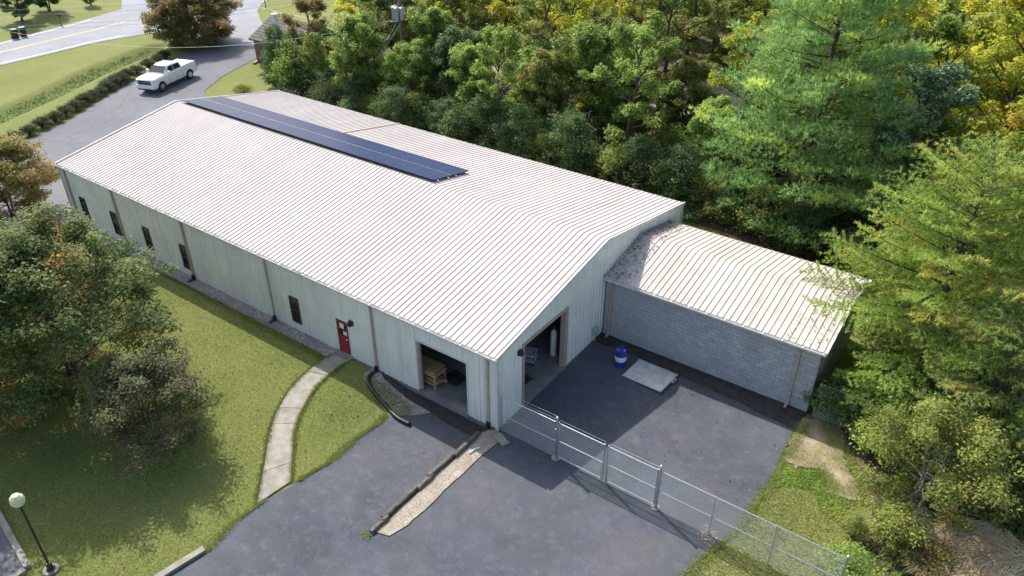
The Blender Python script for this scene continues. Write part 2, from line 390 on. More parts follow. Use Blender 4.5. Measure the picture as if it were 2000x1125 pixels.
# front drive: sunken bay before the roller door, then the yard side; they meet past the timbers
DRIVE = [(-.52, -.75), (-.52, -6.9), (.25, -6.9), (.25, -.05), (.1, .0), (.1, 8.6), (10.6, 8.6), (10.75, 6.5), (10.9, 4.2), (10.7, 1.0), (10.3, -.6), (9.7, -3.5), (9.2, -9), (9.5, -22), (-5.3, -22), (-5.4, -15), (-4.75, -11.5), (-5.1, -9.9), (-5.0, -8.6), (-4.75, -7.2), (-4.6, -5.6), (-4.85, -3.9), (-4.75, -2.6), (-4.9, -1.9), (-4.1, -1.25), (-3.2, -.75)]
def rag_open(poly, rough, seed):
    out = []
    full = ragged(poly, seed, .07, .3)
    return full
sheet('driveway', rag_open(DRIVE, 0, 3), 'asphalt', .0)
FLOOR = [(-45.5, 24.2), (-30, 24.0), (-14, 23.8), (0, 23.6), (9.5, 21.5), (11.8, 16), (11.6, 9.6), (12.6, 8.2), (14.2, 6.3), (14.9, 3), (14.6, -1), (15, -8), (60, -8), (60, 130), (-45, 130), (-66, 66), (-52, 45), (-46, 30)]
sheet('forest_floor', ragged(FLOOR, 5, .35, 1.5), 'litter', .012, 2.0)
sheet('dirt_patch', ragged([(10.78, 8.6), (10.9, 7.4), (10.95, 5.6), (11.5, 5.3), (12.3, 5.8), (13.0, 4.9), (13.9, 5.0), (13.9, 6.0), (12.9, 7.3), (12.2, 8.8), (11.4, 9.1)], 7, .28, .16), 'dirt', .02, .25)
sheet('gravel_bed', ragged([(-35.2, -.02), (-35.2, -.75), (-9.95, -.75), (-9.95, -.02)], 9, .05, .5), 'gravel_grey', .006)
sheet('gravel_verge', ragged([(-7.6, -.05), (-7.5, -.8), (-6.0, -1.6), (-4.7, -1.9), (-3.9, -1.3), (-3.4, -.75), (-3.0, -.05)], 11, .08, .3), 'gravel_grey', .008)
sheet('gravel_strip', ragged([(-.40, -.35), (-.40, -7.25), (.2, -7.1), (.40, -6.3), (.42, -3.8), (.45, -1.6), (.5, -.15), (.05, -.1)], 12, .05, .3), 'gravel', .035)
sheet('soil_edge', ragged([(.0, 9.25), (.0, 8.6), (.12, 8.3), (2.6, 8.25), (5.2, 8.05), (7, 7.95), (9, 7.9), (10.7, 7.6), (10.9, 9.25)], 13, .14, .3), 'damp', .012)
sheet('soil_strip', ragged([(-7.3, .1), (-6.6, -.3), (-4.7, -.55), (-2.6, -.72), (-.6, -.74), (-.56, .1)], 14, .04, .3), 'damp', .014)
LOT = [(-35.3, 21), (-35.3, -14), (-49, -14), (-50.2, -2), (-51.8, 4.5), (-54.2, 10.2), (-57.5, 15.2), (-60.2, 19.6), (-63.2, 25.5), (-64.6, 29.5), (-64.4, 33.6), (-60.4, 34.8), (-57.4, 33.6), (-56, 31.2), (-53.7, 25.4), (-51.2, 21.6), (-47.5, 19.3), (-42, 18.7), (-39, 21)]
sheet('parking_lot', ragged(LOT, 15, .06, .6), 'asphalt_lot', .0, 1.0)
sheet('road', [(-75.6, -60), (-76.2, 0), (-76.3, 14.3), (-76.7, 24.9), (-75.4, 31.5), (-73.4, 33.8), (-66.6, 34.3), (-65.0, 33.2), (-64.1, 33.4), (-60.4, 34.6), (-62.6, 38.4), (-66.5, 41.2), (-70.2, 43.6), (-74.6, 46.6), (-77.4, 49.5), (-80, 54), (-86, 68), (-92, 110), (-106, 110), (-99, 60), (-92.6, 40.5), (-90.3, 36.5), (-88.6, 29.5), (-85.7, 18.6), (-85, 0), (-84.5, -60)], 'road', .004, 2.0)
sheet('far_driveway', [(-66.4, 41.4), (-61.2, 44.4), (-56.4, 45.4), (-54.2, 43.2), (-56, 41.4), (-62.6, 40.6)], 'concrete_road', .012, 2.0)
sheet('side_street', [(-92.6, 40.6), (-90.4, 36.6), (-96, 40), (-120, 52), (-124, 60), (-97, 51)], 'road', .0, 2.0)
def ribbon(name, pl, w_, mat, lift):
    pts = []
    l, r = [], []
    for i, (x, y) in enumerate(pl):
        a = Vector(pl[max(i-1, 0)]); b = Vector(pl[min(i+1, len(pl)-1)]); d = (b-a).normalized(); n = Vector((-d.y, d.x))*w_/2
        l.append((x+n.x, y+n.y)); r.append((x-n.x, y-n.y))
    return sheet(name, l+r[::-1], mat, lift, 3.0)
cl = [(-80.7, -40), (-80.9, 0), (-81.3, 10), (-81.7, 17), (-82.5, 28.5), (-83.4, 33)]
ribbon('yellow_line', [(x-.13, y) for x, y in cl], .14, 'yellow_paint', .010)
ribbon('yellow_line', [(x+.13, y) for x, y in cl], .14, 'yellow_paint', .010)
ribbon('edge_line', [(-76.8, -40), (-77.0, 14), (-77.4, 24.5), (-77.0, 29)], .16, 'white_paint', .010)
ribbon('edge_line', [(-84.5, -40), (-84.9, 17), (-87.0, 26), (-88.3, 31)], .16, 'white_paint', .010)
sheet('gravel_lot', ragged([(-20, 41), (-12, 38), (-3, 40), (4, 47), (0, 54), (-12, 53), (-19, 49)], 17, .3, 1), 'gravel', .04, 2.0)
sheet('back_clearing', ragged([(-41, 40), (-33, 38), (-28, 43), (-34, 48), (-42, 47)], 18, .3, 1), 'gravel', .04, 2.0)

# concrete walk of separate slabs
def smooth_line(pts, n):
    P = np.array(pts, float); t = np.linspace(0, 1, len(P)); q = np.linspace(0, 1, n); out = []
    for s in q:
        k = min(int(s*(len(P)-1)), len(P)-2); u = s*(len(P)-1)-k
        p0 = P[max(k-1, 0)]; p1 = P[k]; p2 = P[k+1]; p3 = P[min(k+2, len(P)-1)]
        out.append(.5*((2*p1)+(-p0+p2)*u+(2*p0-5*p1+4*p2-p3)*u*u+(-p0+3*p1-3*p2+p3)*u**3))
    return np.array(out)
PL = smooth_line([(-9.95, -.35), (-10.0, -1.3), (-9.75, -3.0), (-8.95, -4.7), (-8.1, -5.9), (-6.75, -7.3), (-5.15, -9.0)], 57)
PR = smooth_line([(-8.95, -.35), (-8.98, -1.1), (-8.75, -2.6), (-8.05, -4.1), (-7.3, -5.2), (-6.15, -6.35), (-5.0, -7.4)], 57)
walk = thing('concrete_path', 'curved pale concrete footpath from the red door to the driveway', 'path')
for k in range(8):
    a = k*7; pts = []
    for j in range(a, a+8): pts.append(j)
    top = [PL[j] for j in pts]; bot = [PR[j] for j in pts][::-1]
    ring = [np.array(p) for p in top+bot]; c = sum(ring)/len(ring)
    ring = [c+(p-c)*.985 for p in ring]
    dz = [0, .012, -.006, .008, 0, -.01, .006, 0][k]
    mb = MB(); mb.hexa([(p[0], p[1], float(H(*p))-.08+dz) for p in ring], [(p[0], p[1], float(H(*p))+.035+dz) for p in ring])
    part('slab', mb, 'concrete', walk)
mb = MB().box(-10.0, -8.9, -.34, .0, -.1, .10); part('doorstep', mb, 'concrete', walk)

# ------------------------------------------------------------------ the long metal building
L, W, HE, RR = 34.9, 17.89, 4.0, 1.57
KS = RR/(W/2)
bld = thing('metal_building', 'long pale metal warehouse with ribbed walls and white standing seam roof', 'building')
RIBP = .305
def profile(u0, u1):
    """ribbed sheet: list of (u, depth)"""
    us = []
    k = math.floor(u0/RIBP)-1
    while k*RIBP < u1+RIBP:
        b = k*RIBP
        for du, d in ((.0, 0), (.105, 0), (.12, .008), (.135, 0), (.225, 0), (.243, .034), (.283, .034), (.301, 0)):
            us.append((b+du, d))
        k += 1
    out = [p for p in us if u0 < p[0] < u1]
    def dep(u):
        for (a, da), (b, db) in zip(us[:-1], us[1:]):
            if a <= u <= b: return da+(db-da)*(u-a)/max(b-a, 1e-9)
        return 0
    return [(u0, dep(u0))]+out+[(u1, dep(u1))], dep
def siding(u_lo, u_hi, zb, zt, holes, place, parent, mat='siding', width=.915, extra_u=()):
    n = int(round((u_hi-u_lo)/width)); wd = (u_hi-u_lo)/n
    for i in range(n):
        a, b = u_lo+i*wd+.0015, u_lo+(i+1)*wd-.0015
        pr, dep = profile(a, b)
        cuts = [c for h in holes for c in (h[0], h[1]) if a < c < b]+[c for c in extra_u if a < c < b]
        pr = sorted(pr+[(c, dep(c)) for c in cuts])
        mb = MB()
        for (p, dp), (q, dq) in zip(pr[:-1], pr[1:]):
            if q-p < 1e-5: continue
            m_ = (p+q)/2; iv = [(zb, None)]
            hs = sorted([h for h in holes if h[0] < m_ < h[1]], key=lambda h: h[2])
            lo = zb; segs = []
            for h in hs:
                if h[2] > lo+1e-3: segs.append((lo, h[2]))
                lo = h[3]
            segs.append((lo, None))
            for z0, z1 in segs:
                t0 = zt(p) if z1 is None else z1; t1 = zt(q) if z1 is None else z1
                mb.poly([place(p, dp, z0), place(q, dq, z0), place(q, dq, t1), place(p, dp, t1)])
        part('siding_panel', mb, mat, parent)
WINS = [(-33.45, -32.8), (-29.9, -29.2), (-26.4, -25.72), (-22.7, -22.02), (-13.28, -12.6)]
DOOR = (-9.9, -8.98, -.1, 2.12); BAY = (-4.52, -1.62, -.1, 2.95)
holes_f = [(a, b, .52, 2.06) for a, b in WINS]+[DOOR, BAY]
siding(-L, 0, -.02, lambda u: HE-.05, holes_f, lambda u, d, z: (u, -d, z), bld)
GB = (1.97, 5.45, -.1, 3.42)
gz = lambda u: HE-.06+KS*(u if u < W/2 else W-u)
siding(0, W, -.06, gz, [GB], lambda u, d, z: (d, u, z), bld, extra_u=(W/2,))
siding(0, W, -.06, gz, [], lambda u, d, z: (-L-d, u, z), bld, extra_u=(W/2,))
siding(-L, 0, -.02, lambda u: HE-.05, [], lambda u, d, z: (u, W+d, z), bld)
# floor, footing, posts inside
mb = MB().box(-L+.06, -.06, .06, W-.06, -.1, .10); part('floor_slab', mb, 'slab', bld)
mb = MB().box(-L+.02, -.02, .004, .2, -.6, -.021).box(-.2, -.006, .2, W-.2, -.6, -.061).box(-L+.02, -.2, W-.2, W-.006, -.6, -.021).box(-L+.006, -L+.2, .2, W-.2, -.6, -.061)
part('footing', mb, 'mortar', bld)
mb = MB()
for x in (-7.2, -14.5, -21.8): 
    for y in (.25, W-.25): mb.box(x-.1, x+.1, y-.12, y+.12, .10, HE-.2)
    mb.bar((x, .3, HE-.3), (x, W/2, HE+RR-.35), .16, .3).bar((x, W-.3, HE-.3), (x, W/2, HE+RR-.35), .16, .3)
part('steel_frame', mb, 'grey_metal', bld)
mb = MB().box(-12.1, -12.0, .3, W-.3, .1, 3.6); part('partition', mb, 'trim', bld)
# roof of separate standing seam sheets
NR = 39; x_lo, x_hi = -L-.08, .08; rp = (x_hi-x_lo)/NR
def roof_sheet(width, y0, z0, y1, z1):
    """one ribbed roof sheet, three ribs wide, with a shallow fold where it meets the ridge"""
    mb = MB(); up = Vector((0, -(z1-z0), y1-y0)).normalized()
    if up.z < 0: up = -up
    d = Vector((0, y1-y0, z1-z0)); dn = d.normalized()
    st = [Vector((0, y0, z0)), Vector((0, y1, z1))-dn*.32, Vector((0, y1, z1-.012))]
    p_ = width/3; pr = []
    for k in range(3):
        b_ = k*p_
        pr += [(b_+.0, 0), (b_+p_*.5-.045, 0), (b_+p_*.5-.015, .033), (b_+p_*.5+.015, .033), (b_+p_*.5+.045, 0)]
    pr.append((width-.003, 0))
    def q(j, x, k): return (x, st[j].y+up.y*k, st[j].z+up.z*k)
    for j in (0, 1):
        for (xa, ka), (xb, kb) in zip(pr[:-1], pr[1:]):
            mb.poly([q(j, xa, ka), q(j, xb, kb), q(j+1, xb, kb), q(j+1, xa, ka)])
    mb.poly([q(0, 0, -.03), q(0, width-.003, -.03), q(2, width-.003, -.03), q(2, 0, -.03)])
    mb.poly([q(0, width-.003, -.03), q(0, 0, -.03)]+[q(0, x, k) for x, k in pr])
    return mb
fr = roof_sheet(rp, -.10, HE-.10*KS, W/2, HE+RR).mesh('roof_sheet', 'roof')
bk = roof_sheet(rp, W+.10, HE-.10*KS, W/2, HE+RR).mesh('roof_sheet', 'roof')
for i in range(NR):
    link('roof_sheet', fr, bld, (x_lo+i*rp, 0, 0)); link('roof_sheet', bk, bld, (x_lo+i*rp, 0, 0))
# rake trims, corner trims, eave gutter
def strut(name, a, b, w_, h, mat, parent): return part(name, MB().bar(a, b, w_, h), mat, parent)
for x in (.105, -L-.105):
    for y in (-.12, W+.12):
        strut('rake_trim', (x, y, HE-.10*KS-.02), (x, W/2, HE+RR-.02), .05, .17, 'gutter', bld)
for x, y in ((.02, -.02), (-L-.02, -.02), (.02, W+.02), (-L-.02, W+.02)):
    part('corner_trim', MB().box(x-.07, x+.07, y-.07, y+.07, -.05, HE-.08), 'trim', bld)
def gutter(x0, x1, y, z, parent, sgn=-1):
    mb = MB(); pr = [(0, .0), (0, -.11), (sgn*.09, -.12), (sgn*.125, -.04), (sgn*.125, .0), (sgn*.115, 0), (sgn*.112, -.04), (sgn*.085, -.108), (sgn*.01, -.10), (sgn*.01, 0)]
    mb.hexa([(x0, y+a, z+b) for a, b in pr], [(x1, y+a, z+b) for a, b in pr]); g = part('gutter', mb, 'gutter', parent)
    n = int((x1-x0)/.89)
    h = MB().box(-.02, .02, y+min(0, sgn*.14), y+max(0, sgn*.14), z-.004, z+.016).mesh('hanger', 'white_plastic')
    for i in range(n+1): link('hanger', h, g, (x0+.1+i*(x1-x0-.2)/n, 0, 0))
strut('roof_conduit', (-22.05, 12.6, 4.0+(W-12.6)*KS+.06), (-22.05, W+.05, 4.0+.06), .09, .06, 'tan', bld)
gutter(-L-.1, .1, -.09, HE-.05, bld); gutter(-L-.1, .1, W+.09, HE-.05, bld, 1)
for x in (-34.3, -28.9, -21.9, -14.75, -7.25, -.42):
    zb = .18 if x > -1 else .1
    mb = MB().box(x-.055, x+.055, -.12, -.04, zb, HE-.30).bar((x, -.08, HE-.32), (x, -.14, HE-.16), .1, .075)
    d = part('downspout', mb, 'tan', bld)
    part('drain_boot', MB().lathe([(.10, 0), (.11, .22), (.085, .32), (.085, .36)], 10, (x, -.12, float(H(x, -.3))-.05)).bar((x, -.12, .05), (x, -.5, -.02), .16, .14), 'black', d)
# trims of openings
def jamb(parent, u0, u1, z0, z1, plane, mat, w_=.09, dp=.06, sill=False):
    mb = MB(); P = (lambda u, d, z: (u, -d, z)) if plane == 'f' else (lambda u, d, z: (d, u, z))
    def bx(ua, ub, za, zb, da=-.22, db=dp):
        mb.hexa([P(ua, da, za), P(ub, da, za), P(ub, db, za), P(ua, db, za)], [P(ua, da, zb), P(ub, da, zb), P(ub, db, zb), P(ua, db, zb)])
    bx(u0-w_, u0, z0, z1+w_); bx(u1, u1+w_, z0, z1+w_); bx(u0, u1, z1, z1+w_)
    if sill: bx(u0-w_, u1+w_, z0-.06, z0)
    return part('door_frame' , mb, mat, parent)
jamb(bld, BAY[0], BAY[1], .101, BAY[3], 'f', 'trim', .07)
part('door_track', MB().box(BAY[0]-.02, BAY[0]+.1, .02, .16, .101, 2.9), 'tan', bld)
part('concrete_sill', MB().box(BAY[0]-.05, BAY[1]+.05, -.07, .3, -.12, .108), 'slab', bld)
jamb(bld, GB[0], GB[1], .02, GB[3], 'g', 'tan', .13, .075)
part('door_post', MB().box(-.18, .09, GB[1]-.14, GB[1]-.005, .1, 3.40), 'tan', bld)
part('concrete_sill', MB().box(-.4, .12, GB[0], GB[1], -.12, .06), 'slab', bld)
# windows
for a, b in WINS:
    wf = MB(); z0, z1 = .52, 2.06
    for q in ((a-.02, a+.05, z0, z1), (b-.05, b+.02, z0, z1), (a+.05, b-.05, z0-.02, z0+.05), (a+.05, b-.05, z1-.05, z1+.03), (a+.05, b-.05, 1.24, 1.30)):
        wf.box(q[0], q[1], -.055, .05, q[2], q[3])
    wo = part('window', wf, 'frame', bld)
    part('pane', MB().box(a+.05, b-.05, .005, .015, z0+.05, 1.24), 'glass', wo)
    part('pane', MB().box(a+.05, b-.05, -.02, -.01, 1.30, z1-.05), 'glass', wo)
    part('blind', MB().box(a+.06, b-.06, .03, .04, 1.30, 1.30+random.Random(a).uniform(.1, .6)), 'trim', wo)
# red entrance door
dm = MB(); a, b = DOOR[0]+.05, DOOR[1]-.05
dm.box(a, b, -.03, .02, .12, 1.15).box(a, a+.13, -.03, .02, 1.15, 1.95).box(b-.13, b, -.03, .02, 1.15, 1.95).box(a, b, -.03, .02, 1.95, 2.08)
do = part('entrance_door', dm, 'red', bld, label='red entrance door with a half glass')
part('pane', MB().box(a+.13, b-.13, -.012, .0, 1.15, 1.95), 'glass', do)
part('notice', MB().box(a+.2, a+.5, -.0165, -.0125, 1.55, 1.86), 'white_plastic', do)
part('notice', MB().box(b-.42, b-.17, -.0165, -.0125, 1.2, 1.42), 'white_plastic', do)
part('kick_panel', MB().box(a+.12, b-.12, -.04, -.031, .25, 1.0), 'red', do)
part('handle', MB().tube([(b-.09, -.03, 1.02), (b-.09, -.09, 1.02), (b-.2, -.09, 1.02)], .014, 8), 'chrome', do)
fm = MB().box(DOOR[0], a, -.05, .03, .1, 2.12).box(b, DOOR[1], -.05, .03, .1, 2.12).box(a, b, -.05, .03, 2.08, 2.12)
part('door_frame', fm, 'white_plastic', bld)
def wall_lamp(x, y, z, facing):
    g = MB().box(-.13, .13, -.06, 0, -.12, .12); g.hexa([(-.12, -.06, -.10), (.12, -.06, -.10), (.12, -.06, .13), (-.12, -.06, .13)][::-1], [(-.10, -.22, -.10), (.10, -.22, -.10), (.10, -.15, .12), (-.10, -.15, .12)][::-1])
    o = part('wall_lamp', g, 'black_metal', bld, (x, y, z)); o.rotation_euler.z = facing
    part('lens', MB().box(-.08, .08, -.20, -.08, -.125, -.101), 'lens', o)
wall_lamp(-8.7, -.036, 2.22, 0); wall_lamp(.036, 1.58, 3.3, R(90))
ec = thing('electric_meter', 'small grey meter box on the ribbed end wall near the annex', 'meter', (.05, 8.3, 0))
part('box', MB().box(0, .16, -.22, .1, .30, .85), 'grey_metal', ec); part('conduit', MB().tube([(.07, -.05, 0), (.07, -.05, .3)], .03, 8), 'grey_metal', ec)
part('dial', MB().tube([(.16, -.06, .62), (.22, -.06, .62)], .075, 12), 'lens', ec)

# solar array on the back slope beside the ridge
arr = thing('solar_array', 'long dark blue solar array in two rows along the roof ridge', 'solar array', (0, 0, HE+RR))
sx0, sx1 = -34.4, -11.15; nc = 23; pw = (sx1-sx0)/nc; ph = 1.58
ang = math.atan(KS); cs, sn = math.cos(ang), math.sin(ang)
gl = MB().box(.016, pw-.022, .02, ph-.04, .0, .036).mesh('cell_glass', 'cell')
fb = MB().box(0, pw-.006, 0, .02, -.01, .04).box(0, pw-.006, ph-.04, ph-.02, -.01, .04).box(0, .016, .02, ph-.04, -.01, .04).box(pw-.022, pw-.006, .02, ph-.04, -.01, .04).mesh('frame', 'solar_frame')
for r_ in range(2):
    for i in range(nc):
        d = .20+r_*(ph+.03)
        o = link('solar_panel', fb, arr, (sx0+i*pw, W/2+d*cs, -d*sn+.16)); o.rotation_euler.x = -ang
        c_ = link('cell_glass', gl, o)
for d in (.5, 1.4, 2.1, 3.0):
    part('rail', MB().bar((sx0+.02, W/2+d*cs, -d*sn+.115), (sx1+.12, W/2+d*cs, -d*sn+.115), .05, .045), 'alu', arr)
part('gap_strip', MB().bar((sx0, W/2+(.2+ph+.0)*cs, -(.2+ph)*sn+.185), (sx1, W/2+(.2+ph)*cs, -(.2+ph)*sn+.185), .018, .02), 'alu', arr)

# ------------------------------------------------------------------ block annex
A0, A1, AY0, AY1, AH, AR = .12, 10.75, 9.1, 16.15, 3.46, .80
ann = thing('block_annex', 'low grey concrete block annex with stained white metal roof', 'building', (0, 0, 0))
mb = MB().box(A0, A1-.012, AY0+.012, AY0+.19, -.3, AH).box(A1-.19, A1-.012, AY0+.19, AY1-.19, -.3, AH).box(A0, A1-.012, AY1-.19, AY1-.012, -.3, AH)
part('mortar_wall', mb, 'mortar', ann)
blocks = []; bw, bh = .4064, .2032
for c_ in range(17):
    z = -.0+c_*bh; off = -bw/2 if c_ % 2 else 0
    x = A0+off
    while x < A1-.02:
        a, b = max(x, A0)+.006, min(x+bw, A1)-.006
        if b-a > .05: blocks.append((a, b, z+.006, z+bh-.006))
        x += bw
blocks.sort(key=lambda t: -(t[0]+t[1])+abs(t[2]-1.7)*.3)
mcache = {}
g_ = random.Random(4)
for a, b, z0, z1 in blocks[:300]:
    k = (round(b-a, 3), g_.randrange(3))
    if k not in mcache:
        wd = k[0]; dp = (0, .004, -.003)[k[1]]; e = .008
        m2 = MB(); m2.hexa([(0, .05, 0), (wd, .05, 0), (wd, .05, bh-.012), (0, .05, bh-.012)], [(0, e-dp, 0), (wd, e-dp, 0), (wd, e-dp, bh-.012), (0, e-dp, bh-.012)])
        m2.hexa([(0, e-dp, 0), (wd, e-dp, 0), (wd, e-dp, bh-.012), (0, e-dp, bh-.012)], [(e, -dp, e), (wd-e, -dp, e), (wd-e, -dp, bh-.012-e), (e, -dp, bh-.012-e)])
        mcache[k] = m2.mesh('block', 'block')
    link('block', mcache[k], ann, (a, AY0-.001, z0))
mb = MB()
for a, b, z0, z1 in blocks[300:]: mb.box(a, b, AY0+g_.choice((0, -.004, .003)), AY0+.05, z0, z1)
o = part('block_course', mb, 'block', ann); o['kind'] = 'stuff'
mb = MB()
for c_ in range(17):
    y = AY0+.19-(bw/2 if c_ % 2 else 0)
    while y < AY1:
        a, b = max(y, AY0+.055)+.006, min(y+bw, AY1)-.006
        if b-a > .05: mb.box(A1-.05, A1+g_.choice((0, .003)), a, b, c_*bh+.006, c_*bh+bh-.006)
        y += bw
o = part('end_block_course', mb, 'block', ann); o['kind'] = 'stuff'
mb = MB()
mb.add([(A1-.1, AY0+.1, AH), (A1-.1, AY1-.1, AH), (A1-.1, (AY0+AY1)/2, AH+AR-.05)], [(0, 1, 2)]); part('gable_panel', mb, 'block', ann)
ay = (AY0+AY1)/2; ks2 = AR/(ay-AY0+.2); n2 = 12; rp2 = (A1+.2-.05)/n2
def fmesh(y0): return roof_sheet(rp2, y0, AH+.06, ay, AH+.06+AR).mesh('roof_sheet', 'annex_roof')
f1, f2 = fmesh(AY0-.2), fmesh(AY1+.2)
for i in range(n2): link('roof_sheet', f1, ann, (.05+i*rp2, 0, 0)); link('roof_sheet', f2, ann, (.05+i*rp2, 0, 0))
for y in (AY0-.2, AY1+.2): strut('rake_trim', (A1+.22, y, AH+.03), (A1+.22, ay, AH+.03+AR), .05, .14, 'gutter', ann)
part('soffit', MB().box(.12, A1+.18, AY0-.19, AY0+.0, AH+.0, AH+.025).box(.12, A1+.18, AY1, AY1+.19, AH+.0, AH+.025), 'trim', ann)
part('wall_flashing', MB().box(.04, .075, AY0-.2, AY1+.2, AH-.05, AH+.16), 'tan', ann)
gutter(.06, A1+.2, AY0-.20, AH+.03, ann)
for x in (.48, 9.85):
    mb = MB().box(x-.06, x+.06, AY0-.10, AY0-.015, .12, AH-.35).bar((x, AY0-.06, AH-.38), (x, AY0-.25, AH-.1), .11, .08).bar((x, AY0-.06, .14), (x-.02, AY0-.32, .06), .11, .08)
    part('downspout', mb, 'tan', ann)

# ------------------------------------------------------------------ yard objects
# oil drum
dr = thing('plastic_drum', 'blue drum with a white band standing near the annex wall', 'drum', (2.15, 7.25, 0))
part('body', MB().lathe([(.27, 0), (.29, .02), (.285, .28), (.30, .30), (.285, .32), (.285, .6), (.30, .62), (.285, .64), (.285, .86), (.295, .88), (.295, .91), (.27, .91), (.265, .875)], 28), 'blue', dr, smooth=True)
part('label_band', MB().lathe([(.288, .33), (.2895, .335), (.2895, .585), (.288, .59)], 28), 'white_plastic', dr, smooth=True)
part('bung', MB().lathe([(.035, .87), (.035, .90)], 10, (.15, .05, 0)), 'white_plastic', dr)
part('bung', MB().lathe([(.025, .87), (.025, .895)], 10, (-.15, -.05, 0)), 'white_plastic', dr)
# metal tray lying on the asphalt, lip at one end raised on a scrap block
tr = thing('metal_tray', 'rusty pale metal tray lying on the dark asphalt', 'tray', (3.75, 7.25, 0), R(-3))
mb = MB(); a_, b_ = 1.05, .80
q = lambda x, y, z: (x, y, z)
mb.hexa([(-a_, -b_, .015), (a_, -b_, .08), (a_, b_, .08), (-a_, b_, .015)], [(-a_, -b_, .035), (a_, -b_, .10), (a_, b_, .10), (-a_, b_, .035)])
part('sheet', mb, plain('rusty pale sheet', (.52, .51, .48), .6, 0, var=.2, scale=2, dirt=(.33, .31, .27), dscale=1.6, dlo=.5, dhi=.75), tr)
mb = MB().bar((-a_, b_, .045), (a_, b_, .11), .05, .07).bar((-a_, -b_, .04), (a_, -b_, .105), .03, .04).bar((a_, -b_-.02, .12), (a_, b_+.02, .12), .08, .09)
part('rim', mb, 'grey_metal', tr)
for y in (.15, .38): part('hinge', MB().box(a_+.04, a_+.16, y, y+.09, .08, .14), 'grey_metal', tr)
part('prop', MB().box(.8, .95, -.6, .6, .0, .062), 'wood', tr)
# timbers edging the sunken bay
for i, (y0, y1, dx, tl) in enumerate(((-.75, -2.45, .06, 0), (-2.3, -4.0, -.02, .02), (-3.85, -4.75, .04, -.04), (-4.7, -6.65, -.03, .0), (-6.5, -7.4, .05, -.05))):
    t_ = thing('landscape_timber', ['dark split timber touching the corner of the metal building', 'long weathered timber in the middle of the gravel edging', 'short timber tilted up along the gravel edging', 'long grey timber near the weedy end of the gravel edging', 'rotten broken timber at the free end of the gravel strip'][i], 'timber', (-.52+dx, y0, 0), 0, 'timbers along the gravel strip')
    g_ = random.Random(40+i); mb = MB(); n = 6; Ln = y0-y1
    zb0 = float(H(-.8, (y0+y1)/2))
    def ring(y, s):
        j = lambda: g_.uniform(-.012, .012); k = .85 if i == 4 else 1
        zt = .20+tl*s
        return [(-.095*k+j(), -y, zb0-.05), (.095*k+j(), -y, zb0-.05), (.10*k+j(), -y, zt-.03), (.06*k+j(), -y, zt+j()), (-.06*k+j(), -y, zt+j()), (-.10*k+j(), -y, zt-.04)]
    rs = [ring(Ln*k/n, k/n) for k in range(n+1)]
    vs = [p for r_ in rs for p in r_]
    fs = [(k*6+a, k*6+(a+1) % 6, (k+1)*6+(a+1) % 6, (k+1)*6+a) for k in range(n) for a in range(6)]+[tuple(range(6))[::-1], tuple(range(n*6, n*6+6))]
    mb.add(vs, fs); part('beam', mb, 'wood', t_)
    for yy in (.25, Ln-.25): part('spike', MB().lathe([(.012, .1), (.012, .2), (.02, .2), (.02, .215)], 6, (0, -yy, 0)), 'black_metal', t_)
o = link('weathered_stick', MB().tube([(-.05, -1.95, .09), (.02, -1.6, .10), (.12, -1.45, .09)], .03, 6).mesh('weathered_stick', 'white_plastic')); tag(o, 'pale strip of trim lying on the gravel by the timbers', 'scrap')
# black corrugated drain pipe
pts = smooth_line([(-7.25, -.45), (-6.95, -1.0), (-6.2, -1.35), (-5.2, -1.6), (-4.3, -1.85), (-3.55, -1.85)], 90)
mb = MB(); mb.tube([(x, y, float(H(x, y))+.09) for x, y in pts], [.085+(.012 if i % 2 else 0) for i in range(90)], 10)
tag(link('drain_pipe', mb.mesh('drain_pipe', 'black', True)), 'black corrugated drain pipe snaking from the wall onto the drive', 'pipe')
# splash stone at the corner
mb = MB(); mb.hexa([(.2, -.55, .03), (.85, -.75, .03), (1.0, -.4, .03), (.3, -.2, .03)], [(.22, -.53, .12), (.83, -.72, .09), (.97, -.42, .08), (.32, -.22, .12)])
tag(link('flat_stone', mb.mesh('flat_stone', 'concrete')), 'flat pale stone at the corner beside the gravel strip', 'stone')

# ------------------------------------------------------------------ chain link fence and gate
FH = 2.0
def link_mesh(x0, x1, z0, z1, y=0):
    mb = MB(); s = .085; r_ = .0048; hgt = z1-z0; k = 0
    V = []; F = []
    def seg(a, b):
        o = len(mb.v); a, b = Vector(a), Vector(b); d = (b-a).normalized(); n1 = Vector((0, 1, 0)); n2 = d.cross(n1)
        for p in (a, b):
            for t in range(3):
                an = t*2.0944; mb.v.append(tuple(p+(n1*math.cos(an)+n2*math.sin(an))*r_))
        mb.f += [(o, o+1, o+4, o+3), (o+1, o+2, o+5, o+4), (o+2, o, o+3, o+5)]
    x = x0-hgt
    while x < x1:
        for sg in (1, -1):
            xa, za = (x, z0) if sg > 0 else (x, z1); xb, zb = (x+hgt, z1) if sg > 0 else (x+hgt, z0)
            ta, tb = max(0, (x0-xa)/hgt), min(1, (x1-xa)/hgt)
            if tb > ta+.01: seg((xa+ta*hgt, y+sg*.003, za+ta*(zb-za)), (xa+tb*hgt, y+sg*.003, za+tb*(zb-za)))
        x += s
    return mb
def fpost(parent, x, h, r_, y=0, cap=True):
    o = part('post', MB().tube([(x, y, -.15), (x, y, h)], r_, 12), 'galv', parent)
    if cap: part('post_cap', MB().lathe([(r_*1.25, 0), (r_*1.25, .03), (r_*.8, .07), (.005, .085)], 12, (x, y, h)), 'galv', o, smooth=True)
    for z in (.4, 1.0, 1.6): part('clamp', MB().lathe([(r_*1.3, z), (r_*1.3, z+.05)], 10, (x, y, 0)), 'galv', o)
    return o
